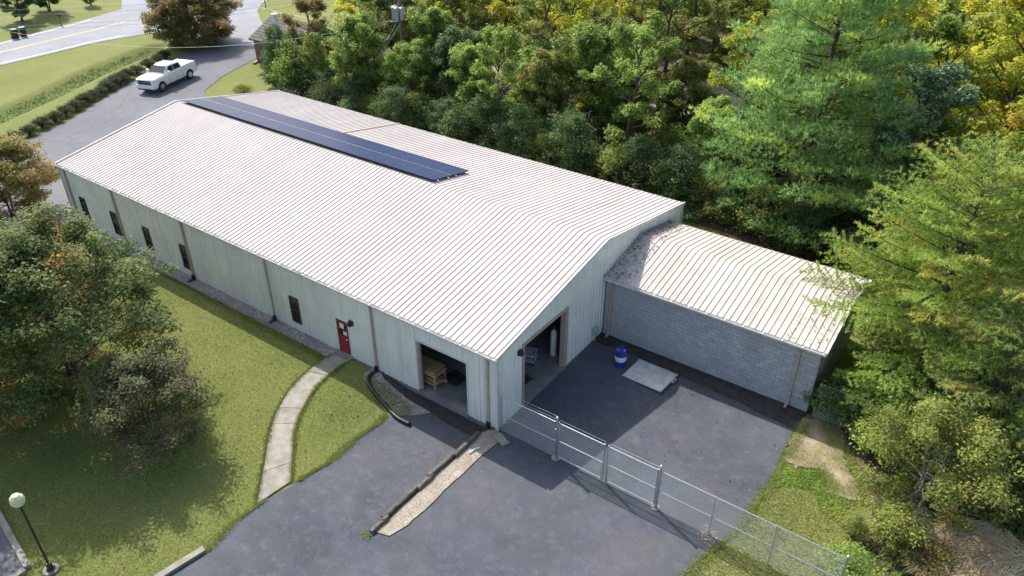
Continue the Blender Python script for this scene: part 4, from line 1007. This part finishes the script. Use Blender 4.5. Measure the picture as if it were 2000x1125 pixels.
def plume_pine(seed, h, r, zb, mat, whorl=.75, nb=6, pw=.55, per=15, K=8, ln=.30, wd=.05, cr=.62):
    """mature white pine: uneven limbs carrying soft rounded plumes of needles"""
    rng = np.random.default_rng(seed); g = random.Random(seed); wood = MB(); cents = []; rads = []; outs = []
    tp = [Vector((g.gauss(0, h*.006), g.gauss(0, h*.006), -.15+h*k/8)) for k in range(9)]
    r0 = .014*h+.03; wood.tube(tp, [r0*(1-.93*k/8) for k in range(9)], 8)
    z = zb
    while z < h*.98:
        t = (z-zb)/(h-zb); rad = r*(max(.02, 1-t))**pw*(.6+.4*min(1, (t+.05)/.15)); a0 = g.uniform(0, 6.28); n = nb+g.choice((-1, 0, 0, 1))
        for i in range(n):
            az = a0+i*6.283/n+g.uniform(-.4, .4); Ln = rad*g.choice((g.uniform(.45, .8), g.uniform(.75, 1.08), g.uniform(.9, 1.2)))+.2; z0 = z+g.uniform(-.7, .7)*whorl
            rs = .05+.5*t+g.uniform(-.18, .16); cx, sx = math.cos(az), math.sin(az)
            def P(u): return Vector((cx*Ln*u, sx*Ln*u, z0+Ln*(rs*u-.10*u*u+.16*u**3)))
            wood.tube([P(0), P(.5), P(.95)], [r0*.26*(1-t*.7), r0*.14*(1-t*.6), .006], 4, False)
            m = max(2, int(Ln/.62)); hue = g.random()
            for k in range(m):
                u = .30+.70*(k+g.random()*.6)/m; p = P(min(u, 1)); w_ = Ln*.20*(1.2-u)+.12
                sd = g.gauss(0, 1)*w_*1.3; q = p+Vector((-sx*sd, cx*sd, g.uniform(-.05, .3)))
                cents.append(tuple(q)); rads.append(cr*g.uniform(.6, 1.15)*(.75+.5*u)); outs.append((cx, sx, .55, hue))
        z += whorl*g.uniform(.6, 1.35)*(1-.3*t)
    cent = np.array(cents); rad = np.array(rads); out = np.array(outs); per_ = np.maximum(5, (per*(rad/rad.mean())**2).astype(int)); idx = np.repeat(np.arange(len(cent)), per_); n = len(idx)
    d = unit(rng.normal(size=(n, 3))); off = d*(rng.random(n)**.5)[:, None]*rad[idx][:, None]; off[:, 2] *= .5
    D = unit(d*.7+out[idx, :3]*.8+np.array([0, 0, .45]))
    cl = np.clip(out[idx, 3]*.7+.3*rng.random(len(cent))[idx], 0, 1)
    return wood.mesh('trunk', 'bark'), needles(cent[idx]+off, D, ln, wd, K, .5, cl, mat, rng)
def shrub(seed, r, h, mat, per=60, size=.13, n=26, cr=.38, flat=.8):
    rng = np.random.default_rng(seed); g = random.Random(seed); wood = MB(); cents = []
    for i in range(n):
        az = i*2.399; u = math.sqrt((i+.5)/n); el = math.acos(min(1, u*.98))
        p = Vector((r*math.cos(az)*math.cos(el), r*math.sin(az)*math.cos(el), h*(.25+.75*math.sin(el))*g.uniform(.75, 1.05)))
        wood.tube([(0, 0, -.05), p*.5+Vector((0, 0, .1)), p], [.03, .018, .005], 4, False); cents.append(tuple(p)); 
        if i % 2: cents.append(tuple(p*.6+Vector((0, 0, h*.1))))
    cent = np.array(cents); c, nn, a, ln, wd, idx = clump_leaves(cent, np.full(len(cent), cr)*(.7+.6*rng.random(len(cent))), per, size, rng, flat)
    return wood.mesh('stems', 'bark'), leaf_mesh('foliage', c, nn, a, ln, wd, rng.random(len(cent))[idx], mat, rng)
def plant(name, meshes, x, y, label, cat, group=None, s=1., rz=0, mat=None, names=('trunk', 'crown'), sz=None):
    t = thing(name, label, cat, (x, y, float(H(x, y))-.03), rz, group); t.scale = (s, s, sz or s)
    link(names[0], meshes[0], t); o = link(names[1], meshes[1], t)
    if mat: o.material_slots[0].link = 'OBJECT'; o.material_slots[0].material = M[mat]
    return t
rng0 = random.Random(77)

# ---- notable trees
plant('pine_tree', plume_pine(101, 20, 6.9, 1.8, 'nd_pine'), 4.4, 26.0, 'tall blue green white pine overhanging the rear of the annex', 'tree')
plant('pine_tree', plume_pine(102, 16, 5.0, 2.5, 'nd_pine'), 1.2, 33.5, 'slimmer blue green white pine standing behind the tallest pine', 'tree')
feather = dict(whorl=.55, nb=6, rise=.10, droop=.12, pw=.5, ln=.19, wd=.036, K=11, spread=.6, lat=.26, tstep=.20, blen=.40, upt=.25)
plant('hemlock_tree', conifer(111, 12.0, 6.0, .8, 'nd_feather', clear=(2.7, 4.3), **feather), 14.3, 13.0, 'feathery yellow green conifer whose boughs overlap the annex roof', 'tree')
plant('hemlock_tree', conifer(112, 13, 5.2, 1.2, 'nd_feather', **feather), 19.6, 19.5, 'taller feathery conifer standing behind the one overlapping the annex roof', 'tree')
plant('hemlock_tree', conifer(113, 7.5, 4.0, .6, 'nd_scrub', **feather), 17.2, 9.0, 'low dark spreading conifer beside the feathery conifer at the yard edge', 'tree')
plant('broadleaf_tree', broadleaf(121, 10.8, 4.0, .8, 22, 120, .24, 'lf_glossy', clump_r=.72), 9.6, 28.2, 'glossy grey green broadleaf tree between the white pine and the gold trees', 'tree')
plant('broadleaf_tree', broadleaf(122, 14.5, 4.6, 3, 20, 110, .25, 'lf_gold', clump_r=.8), 13.6, 35.5, 'big golden broadleaf tree behind the glossy grey green tree', 'tree')
plant('broadleaf_tree', broadleaf(123, 12.5, 4.0, 2, 18, 110, .24, 'lf_gold', clump_r=.75), 16.0, 27.5, 'shorter golden tree at the edge of the wooded bank', 'tree')
plant('sapling_tree', broadleaf(131, 5.2, 2.5, .9, 10, 46, .13, 'lf_olive', 'bark_pale', .5, multi=3, sub=7), 15.9, 5.2, 'thin olive sapling with several stems beside the chain link fence end', 'tree')
plant('dogwood_tree', broadleaf(141, 8.0, 5.0, 1.2, 24, 88, .17, 'lf_dogwood', clump_r=.72, multi=2, sub=8), -17.4, -9.2, 'wide dark green dogwood with a few red sprays on the front lawn', 'tree')
plant('dogwood_tree', broadleaf(142, 4.0, 2.7, .7, 14, 110, .17, 'lf_orange', clump_r=.6, multi=2), -25.2, -6.9, 'green and orange turning tree close to the front wall windows', 'tree')
plant('dogwood_tree', broadleaf(143, 7.0, 4.6, 1.2, 16, 110, .18, 'lf_dogwood', clump_r=.75, multi=2), -26.0, -12.0, 'dark green tree behind the wide dogwood on the lawn', 'tree')
plant('dogwood_tree', broadleaf(147, 7.4, 4.2, .8, 18, 52, .17, 'lf_dogwood', clump_r=.68, multi=2, sub=8), -19.4, -12.4, 'dark green tree spreading beside the wide dogwood away from the wall', 'tree')
plant('maple_tree', broadleaf(144, 5.0, 3.3, .8, 16, 110, .17, 'lf_autumn', clump_r=.62, multi=2), -38.6, -2.4, 'bronze turning tree at the far corner of the metal building', 'tree')
plant('maple_tree', broadleaf(145, 6.2, 4.7, .5, 24, 120, .24, 'lf_autumn', clump_r=.8, multi=3, sub=7), -67.0, 31.9, 'rounded bronze autumn tree at the parking lot entrance', 'tree')
plant('sapling_tree', broadleaf(146, 4.2, 2.7, .5, 10, 40, .13, 'lf_purple', 'bark', .5, multi=4, sub=7), -11.6, -9.2, 'sparse purplish shrub tree on the lawn beside the wide dogwood', 'tree')
cedar_a = conifer(151, 5.7, 1.9, .2, 'nd_cedar', .42, 7, .45, 0, .8, .22, .06, 9, .7, .22, .2, .5)
cedar_b = conifer(152, 5.0, 2.1, .2, 'nd_cedar', .42, 7, .45, 0, .7, .22, .06, 9, .7, .22, .2, .5)
for i, (x, y, s, ms, lb, mt) in enumerate(((-46.4, 27.0, 1.0, cedar_a, 'dark conical cedar at the corner of the small lawn by the brick house', None), (-47.0, 29.7, .9, cedar_b, 'dark cedar tucked beside the brick house wall', None), (-44.0, 26.6, .95, cedar_b, 'bushy cedar behind the far end of the metal roof', 'nd_scrub'), (-41.2, 27.2, 1.0, cedar_a, 'cedar between the brown autumn tree and the scrub pines', 'nd_scrub'))):
    plant('cedar_tree', ms, x, y, lb, 'tree', 'cedars by the brick house', s, i*1.3, mt)
plant('maple_tree', broadleaf(153, 7.6, 2.4, 2.0, 12, 80, .22, 'lf_autumn', clump_r=.6), -46.3, 31.5, 'narrow rusty leaved tree rising behind the dark cedars', 'tree')
scrub = conifer(155, 7.6, 2.3, 3.0, 'nd_scrub', .7, 5, .2, 0, .7, .24, .05, 8, .6, .34, .26, .4, .15)
for i, (x, y, s) in enumerate(((-38.0, 28.0, 1.0), (-35.6, 27.4, .95), (-36.6, 30.2, 1.1))):
    plant('scrub_pine', scrub, x, y, 'thin scrub pine with bare lower trunk near the utility pole', 'tree', 'scrub pines near the utility pole', s, i*2.1)

# ---- the wood behind the building: a few crowns shared by many trees
VAR = [broadleaf(201, 10.5, 3.1, 2.6, 15, 64, .25, clump_r=.68), broadleaf(202, 12, 3.4, 3.4, 16, 64, .25, clump_r=.7),
       broadleaf(203, 9, 3.0, 1.8, 14, 64, .24, clump_r=.66, multi=2), broadleaf(204, 13.5, 3.3, 4.6, 16, 64, .26, clump_r=.72, bark='bark_pale'),
       broadleaf(205, 8, 2.6, 1.2, 13, 64, .22, clump_r=.6, multi=3), broadleaf(206, 11.5, 2.9, 3.0, 15, 64, .24, clump_r=.62, lean=.05)]
KIND = [('lf_yellow', 'yellow green tree'), ('lf_mid', 'fresh green tree'),
        ('lf_olive', 'olive brown tree'), ('lf_dark', 'dark green tree')]
def cam_px(x, y, z):
    c = np.array(cam_o.location); yaw, pt = 2.193, -.562
    fw = np.array([math.cos(yaw)*math.cos(pt), math.sin(yaw)*math.cos(pt), math.sin(pt)]); rt = np.array([math.sin(yaw), -math.cos(yaw), 0])
    d = np.array([x, y, z])-c; return 1000+1498.6*(d@rt)/(d@fw)
SHAPE = ['round crowned', 'tall full', 'twin stemmed', 'tall pale barked', 'low bushy many stemmed', 'slightly leaning']
avoid = [(-8, 46, 7.5), (-35, 43, 4), (4.4, 26, 3.5), (1.2, 33.5, 2.5), (-33.6, 31, 2.2), (9.6, 28.2, 3.2), (13.6, 35.5, 3.2), (16, 27.5, 3.2), (19.6, 19.5, 3.5), (14.3, 13, 4)]
spots = []
tries = 0
while len(spots) < 175 and tries < 9000:
    tries += 1
    y = 27.0+80*rng0.random()**1.25; x = rng0.uniform(-62, 45)
    if x > 9 and y < 40 and x < 27: 
        if rng0.random() < .6: continue
    sp = 3.1+.022*(y-27)
    px = cam_px(x, y, 4)
    if px < 700 or px > 2150 or x < -44-(y-28)*.42: continue
    if px < 820 and rng0.random() < .3: continue
    if any((x-a)**2+(y-b)**2 < c*c for a, b, c in avoid): continue
    if any((x-a)**2+(y-b)**2 < sp*sp for a, b in spots): continue
    spots.append((x, y))
for i, (x, y) in enumerate(spots):
    px = cam_px(x, y, 5)
    wts = [.42, .38, .18, .02]
    if 850 < px < 1000 and y > 32: wts = [.8, .1, .1, 0]
    elif px > 1850: wts = [.5, .2, .3, 0]
    elif y < 31: wts = [.2, .45, .25, .1]
    k = rng0.choices(range(4), wts)[0]; v = rng0.choices(range(6), [1, 1, 1.2, .8, 1.2, 1] if y > 31 else [.3, .1, 1, 0, 2, .3])[0]
    s = rng0.uniform(.8, 1.12)*(.9 if y < 31 else 1)
    plant('broadleaf_tree', VAR[v], x, y, SHAPE[v]+' '+KIND[k][1]+(' at the near edge of the wood' if y < 31 else ' inside the wood behind the building' if y < 50 else ' deep in the far wood'), 'tree', 'trees of the wood behind the metal building', s, rng0.uniform(0, 6.28), KIND[k][0], sz=s*rng0.uniform(.85, 1.1))

# ---- shrubs along the wood's edge and in its shade
SH = [shrub(301, 1.5, 2.0, 'lf_dark', 60, .17, 30, .48), shrub(302, 1.2, 2.6, 'lf_mid', 60, .17, 28, .45), shrub(303, 1.8, 1.5, 'lf_olive', 60, .16, 34, .5)]
k = 0; shr = []
for i in range(62):
    x = -44+i*.86+rng0.uniform(-.5, .5); y = 25.2+rng0.uniform(-1.0, 3.4)-(.0 if x < 0 else (x)*.14)
    if abs(x+35.5) < 1.2: continue
    shr.append((x, y))
for i in range(40):
    y = rng0.uniform(29, 60); x = rng0.uniform(-44-(y-28)*.35, 22)
    if cam_px(x, y, 1) < 720 or any((x-a)**2+(y-b)**2 < (c*.9)**2 for a, b, c in avoid[:2]): continue
    shr.append((x, y))
for i in range(34): shr.append((rng0.uniform(12.2, 24), rng0.uniform(7.5, 24)))
for i, (x, y) in enumerate(shr):
    if x < A1+1.4 and AY0-1 < y < AY1+1.6: continue
    v = rng0.randrange(3); mt = rng0.choices(['lf_dark', 'lf_mid', 'lf_olive', 'lf_hedge'], [.42, .16, .24, .18])[0]
    lb = {'lf_dark': 'dark green', 'lf_mid': 'fresh green', 'lf_olive': 'olive', 'lf_hedge': 'dull dark'}[mt]
    side = 'the shaded bank past the annex' if x > 11 else 'the edge of the wood behind the metal building'
    plant('shrub', SH[v], x, y, '%s leafy shrub growing along %s' % (lb, side), 'shrub', 'shrubs along '+side, rng0.uniform(.55, 1.35), rng0.uniform(0, 6), mt, ('stems', 'foliage'), sz=rng0.uniform(.6, 1.8))
BARE = [broadleaf(321, 3.6, 1.5, .3, 12, 9, .13, 'lf_dark', 'bark_pale', .45, multi=4, sub=9), broadleaf(322, 2.6, 1.7, .2, 10, 6, .13, 'lf_olive', 'bark_pale', .45, multi=5, sub=9)]
for i in range(22):
    x = -38+i*2.2+rng0.uniform(-.8, .8); y = 24.6+rng0.uniform(-.4, 2.0)-(0 if x < 0 else x*.14)
    plant('bare_shrub', BARE[i % 2], x, y, 'nearly bare twiggy shrub at the dark edge of the wood', 'shrub', 'bare twiggy shrubs at the edge of the wood', rng0.uniform(.8, 1.3), i)
for i in range(8):
    plant('bare_shrub', BARE[i % 2], rng0.uniform(16.5, 23), rng0.uniform(7, 12), 'nearly bare twiggy shrub on the dark bank past the annex', 'shrub', 'bare twiggy shrubs on the bank', rng0.uniform(.8, 1.3), i)
vine = shrub(305, 1.0, 2.1, 'lf_dark', 70, .13, 30, .4)
for x, y, s in ((11.6, 9.2, 1.0), (12.7, 9.5, 1.1)):
    plant('vine_bush', vine, x, y, 'dark vine bush smothering the fence at the annex corner', 'shrub', 'vines on the annex corner fence', s, x, None, ('stems', 'foliage'))
for i, (x, y, s, mt, lb) in enumerate(((14.0, 8.4, .9, 'lf_mid', 'bright green leafy bush between the dirt patch and the conifers'), (14.4, 3.0, .4, 'lf_olive', 'tiny olive bush beside the end of the chain link fence'), (14.7, 1.2, .6, 'lf_mid', 'small fresh green bush at the fence end post'), (16.9, 3.0, .6, 'lf_autumn', 'reddish brown bush below the olive sapling'), (18.0, 6.6, .8, 'lf_olive', 'olive brush beside the dry grass'), (17.2, 8.0, 1.0, 'lf_glossy', 'grey green bush behind the olive sapling'), (20.6, 8.6, 1.2, 'lf_dark', 'dark bush on the bank behind the dry grass'), (15.6, 3.4, .7, 'lf_olive', 'low olive weed bush under the sapling'))):
    plant('shrub', SH[i % 3], x, y, lb, 'shrub', None, s, i*1.1, mt, ('stems', 'foliage'))
# clipped hedge shrubs beside the lot
HG = [shrub(311, .95, 1.25, 'lf_hedge', 80, .13, 26, .36), shrub(312, 1.05, 1.15, 'lf_hedge', 80, .13, 26, .38)]
hl = smooth_line([(-50.6, -1.0), (-52.6, 4.6), (-55.2, 10.2), (-58.4, 15.2), (-61.0, 19.6), (-64.2, 25.8)], 21)
for i, (x, y) in enumerate(hl):
    plant('hedge_shrub', HG[i % 2], x+rng0.uniform(-.15, .15), y, 'dark rounded hedge shrub in the row beside the parking lot', 'shrub', 'hedge row beside the parking lot', rng0.uniform(.62, .88), i*1.7, None, ('stems', 'foliage'))
plant('shrub', SH[2], -47.6, 23.4, 'small olive bush on the patch of lawn by the parking lot', 'shrub', None, .55, 1, 'lf_olive', ('stems', 'foliage'))
far_t = VAR[1]
for i, (x, y, s, mt, lb) in enumerate(((-94.5, 25.5, .85, 'lf_dark', 'dark evergreen shrub tree across the road by the mailbox'), (-97.5, 30.5, .9, 'lf_dark', 'second dark tree across the road farther from the mailbox'), (-96, 35.5, .4, 'lf_mid', 'low green tree on the lawn across the road'), (-66, 58, .5, 'lf_mid', 'lone small tree on the far lawn past the junction'))):
    plant('broadleaf_tree', VAR[4], x, y, lb, 'tree', None, s, i, mt)
plant('shrub', SH[0], -71.5, 52.5, 'low dark shrub on the far lawn near the street sign', 'shrub', None, .8, 0, 'lf_dark', ('stems', 'foliage'))

# ---- grass, weeds, leaves, dry grass
def blades(name, poly, n, hgt, wd, mat, seed, excl=(), lean=.5, lab=None, cat=None, zoff=-.035, wave=None):
    rng = np.random.default_rng(seed); P = np.array(poly); lo, hi = P.min(0), P.max(0)
    q = lo+rng.random((n*2, 2))*(hi-lo); q = q[in_poly(q, poly)]
    for e in excl: q = q[~in_poly(q, e)]
    q = q[:n]; m = len(q); z = H(q[:, 0], q[:, 1])+zoff; b = np.column_stack([q, z])
    az = rng.random(m)*6.283; d = np.column_stack([np.cos(az)*lean, np.sin(az)*lean, np.ones(m)]); d += rng.normal(size=d.shape)*.2; d = unit(d)
    hh = (hgt*(.5+rng.random(m)))[:, None]; s = np.column_stack([-np.sin(az), np.cos(az), np.zeros(m)])*wd
    V = np.stack([b-s, b+s, b+d*hh], 1).reshape(-1, 3)
    cl = np.clip(.5+.35*np.sin(q[:, 0]*.9+q[:, 1]*.4)*np.sin(q[:, 1]*.7-.5*q[:, 0])+.15*rng.normal(size=m), 0, 1)
    return stuff(link(name, tri_mesh(name, V, np.arange(3*m).reshape(-1, 3), rng.random(m), cl, mat)), lab, cat)
pathp = [tuple(p) for p in PL]+[tuple(p) for p in PR[::-1]]
LAWN = [(-34, -1.0), (-10.0, -.9), (-9.0, -.9), (-7.6, -.9), (-6.0, -1.7), (-4.9, -2.2), (-4.9, -7), (-5.15, -9.8), (-4.95, -11.4), (-5.7, -15.6), (-9.3, -15.6), (-14, -14.8), (-34, -14.8)]
blades('lawn_grass', LAWN, 230000, .05, .012, 'blade', 401, (pathp,), .7, 'short mown grass of the front lawn', 'grass')
def edge_blades(name, pl, n, hgt, seed, lab, jit=.09):
    rng = np.random.default_rng(seed); P = np.array(pl); seg = rng.integers(0, len(P)-1, n*2); L_ = np.linalg.norm(P[1:]-P[:-1], axis=1); seg = rng.choice(len(P)-1, n, p=L_/L_.sum())
    q = P[seg]+(P[seg+1]-P[seg])*rng.random((n, 1))+rng.normal(size=(n, 2))*jit*(.4+.6*np.sin(seg*1.7)[:, None]**2)
    z = H(q[:, 0], q[:, 1])-.02; b = np.column_stack([q, z]); az = rng.random(n)*6.283; d = unit(np.column_stack([np.cos(az)*.8, np.sin(az)*.8, np.ones(n)]))
    hh = (hgt*(.5+rng.random(n)))[:, None]; s_ = np.column_stack([-np.sin(az), np.cos(az), np.zeros(n)])*.012
    V = np.stack([b-s_, b+s_, b+d*hh], 1).reshape(-1, 3)
    stuff(link(name, tri_mesh(name, V, np.arange(3*n).reshape(-1, 3), rng.random(n), rng.random(n)*.6, 'blade')), lab, 'grass')
edge_blades('path_edge_grass', [tuple(p) for p in PL[2:]], 9000, .10, 431, 'longer grass creeping over the outer edge of the footpath')
edge_blades('path_edge_grass', [tuple(p) for p in PR[4:]], 8000, .10, 432, 'longer grass creeping over the inner edge of the footpath')
edge_blades('drive_edge_grass', [(-5.6, -15.4), (-4.85, -11.4), (-5.15, -9.9), (-5.05, -8.6)], 5000, .10, 433, 'ragged grass edge along the driveway past the footpath', .12)
edge_blades('drive_edge_grass', [(-4.8, -7.2), (-4.65, -5.6), (-4.9, -3.9), (-4.8, -2.6), (-4.95, -1.9)], 6000, .10, 434, 'ragged grass edge along the sunken drive bay', .12)
edge_blades('drive_edge_grass', [(10.85, 5.5), (10.95, 4.2), (10.75, 1.0), (10.35, -.6), (9.75, -3.5), (9.3, -9)], 9000, .11, 435, 'ragged grass edge along the yard asphalt', .13)
edge_blades('footing_grass', [(-34, -.85), (-20, -.8), (-10.2, -.85)], 9000, .10, 436, 'ragged grass edge along the gravel bed', .14)
edge_blades('dirt_grass', [(10.95, 8.2), (11.0, 5.8), (12.3, 6.0), (13.2, 5.0), (14.0, 5.2), (13.8, 6.2), (12.5, 7.6), (11.8, 8.9)], 16000, .11, 437, 'thin grass growing into the sandy dirt patch', .40)
YARDG = [(10.9, 4.8), (10.9, 1.0), (10.5, -.7), (9.9, -3.4), (10, -9), (15.5, -9), (15.2, 3), (14, 4.6), (12.3, 5.2)]
blades('yard_grass', YARDG, 36000, .07, .017, 'blade', 402, (), .7, 'rough grass around the end of the fence', 'grass')
blades('weeds', ragged([(10.9, 5.9), (11.1, 3.9), (12.4, 4.3), (13.8, 3.6), (13.9, 4.9), (13.0, 5.3), (12.2, 6.0), (11.6, 5.3)], 21, .45, .4), 3600, .12, .022, 'weed', 403, (), .9, 'bright green weeds at the edge of the dirt patch', 'weeds')
blades('weeds', [(9.6, .35), (10.2, .35), (10.3, -.5), (9.6, -.45)], 380, .11, .016, 'dry', 404, (), .8, 'dry weeds around a fence post', 'weeds')
blades('weeds', [(-.75, -7.45), (-.35, -7.45), (-.35, -7.75), (-.75, -7.7)], 90, .16, .02, 'weed', 405, (), .8, 'green weed tuft at the end of the timbers', 'weeds')
blades('ditch_weeds', ragged([(-57.9, 3.5), (-61.2, 11.6), (-64.9, 18.9), (-68.6, 28.3), (-70.8, 27.8), (-67.0, 18.2), (-63.3, 10.8), (-59.2, 3.2)], 22, .4, 1.2), 9000, .16, .05, 'lf_dark', 406, (), .6, 'dark rank weeds in the roadside ditch', 'weeds')
blades('bank_weeds', [(14.8, 7), (14.9, 3), (15.5, -2), (26, -2), (30, 14), (22, 18)], 26000, .35, .03, 'weed', 407, (), .8, 'rough weeds on the wooded bank', 'weeds')
blades('verge_weeds', [(-7.5, -.75), (-6.0, -1.6), (-4.7, -1.9), (-3.9, -1.3), (-4.4, -.9), (-6.3, -.5)], 1700, .16, .02, 'weed', 408, (), .8, 'sparse weeds in the gravel by the drain pipe', 'weeds')
blades('yard_weeds', [(.2, 1.6), (.2, .35), (1.6, .3), (2.4, .2), (1.2, .9)], 130, .13, .014, 'lf_dark', 409, (), .8, 'weeds along the fence foot by the end wall', 'weeds', .0)
def dry_grass(seed, n, cx, cy, sx_, sy_):
    rng = np.random.default_rng(seed); K = 60; cc = np.column_stack([cx+rng.normal(size=K)*sx_, cy+rng.normal(size=K)*sy_]); id_ = rng.integers(0, K, n)
    b = np.column_stack([cc[id_]+rng.normal(size=(n, 2))*.12, np.zeros(n)]); b[:, 2] = H(b[:, 0], b[:, 1])
    az = rng.random(K)[id_]*1.6+3.6+rng.normal(size=n)*.5; ln = .7+.7*rng.random(n); d = np.column_stack([np.cos(az), np.sin(az), np.zeros(n)])
    p1 = b+d*ln[:, None]*.35+np.array([0, 0, 1])*ln[:, None]*.55; p2 = b+d*ln[:, None]*.95+np.array([0, 0, 1])*ln[:, None]*(.35+.25*rng.random(n))[:, None]
    s = np.column_stack([-np.sin(az), np.cos(az), np.zeros(n)])*.014
    V = np.stack([b-s, b+s, p1+s, p1-s, p2], 1).reshape(-1, 3); i = np.arange(n)[:, None]*5
    F = np.concatenate([i+[0, 1, 2], i+[0, 2, 3], i+[3, 2, 4]], 1).reshape(-1, 3)
    stuff(link('dry_grass', tri_mesh('dry_grass', V, F, np.repeat(rng.random(n), 3), np.repeat(rng.random(K)[id_], 3), 'dry')), 'tall dry tan grass flopping over below the bank', 'grass')
dry_grass(411, 11000, 18.7, 4.6, .95, .85)
def scatter_leaves(name, poly, n, seed, mat, size, lab, excl=(), lift=.03):
    rng = np.random.default_rng(seed); P = np.array(poly); lo, hi = P.min(0), P.max(0)
    q = lo+rng.random((n*2, 2))*(hi-lo); q = q[in_poly(q, poly)]
    for e in excl: q = q[~in_poly(q, e)]
    q = q[:n]; m = len(q); c = np.column_stack([q, H(q[:, 0], q[:, 1])+lift+.02*rng.random(m)]); nr = unit(np.array([0, 0, 1])+rng.normal(size=(m, 3))*.35); a, _ = quat_basis(nr, rng)
    ln = size*(.6+.8*rng.random(m)); stuff(link(name, leaf_mesh(name, c, nr, a, ln, ln*.6, rng.random(m), mat, rng)), lab, 'leaves')
scatter_leaves('leaf_litter', [(-45, 24.4), (9, 22), (12, 16), (12, 9.8), (15, 7), (15, -2), (27, -2), (27, 30), (0, 42), (-45, 40)], 30000, 421, 'deadleaf', .17, 'brown fallen leaves on the floor of the wood')
scatter_leaves('fallen_leaves', LAWN, 900, 422, 'deadleaf', .10, 'scattered fallen leaves on the front lawn', (pathp,), .02)
def roof_litter():
    rng = np.random.default_rng(424); n = 850; x = np.where(rng.random(n) < .72, .15+1.3*rng.random(n)**1.6, A1-1.6*rng.random(n)**1.5); y = AY0-.15+rng.random(n)*(AY1-AY0+.3)
    z = AH+.06+AR*(1-np.abs(y-ay)/(ay-AY0+.2))+.03+.02*rng.random(n); nr = unit(np.array([0, 0, 1])+rng.normal(size=(n, 3))*.3); a, _ = quat_basis(nr, rng); ln = .07+.09*rng.random(n)
    stuff(link('roof_litter', leaf_mesh('roof_litter', np.column_stack([x, y, z]), nr, a, ln, ln*.4, rng.random(n)*.4, 'deadleaf', rng)), 'brown needles and leaves fallen on the annex roof', 'leaves')
roof_litter()
scatter_leaves('drive_leaves', [(.4, .4), (10.6, .4), (10.6, 8.3), (.4, 8.3)], 120, 423, 'deadleaf', .09, 'a few fallen leaves blown over the yard asphalt', (), .012)
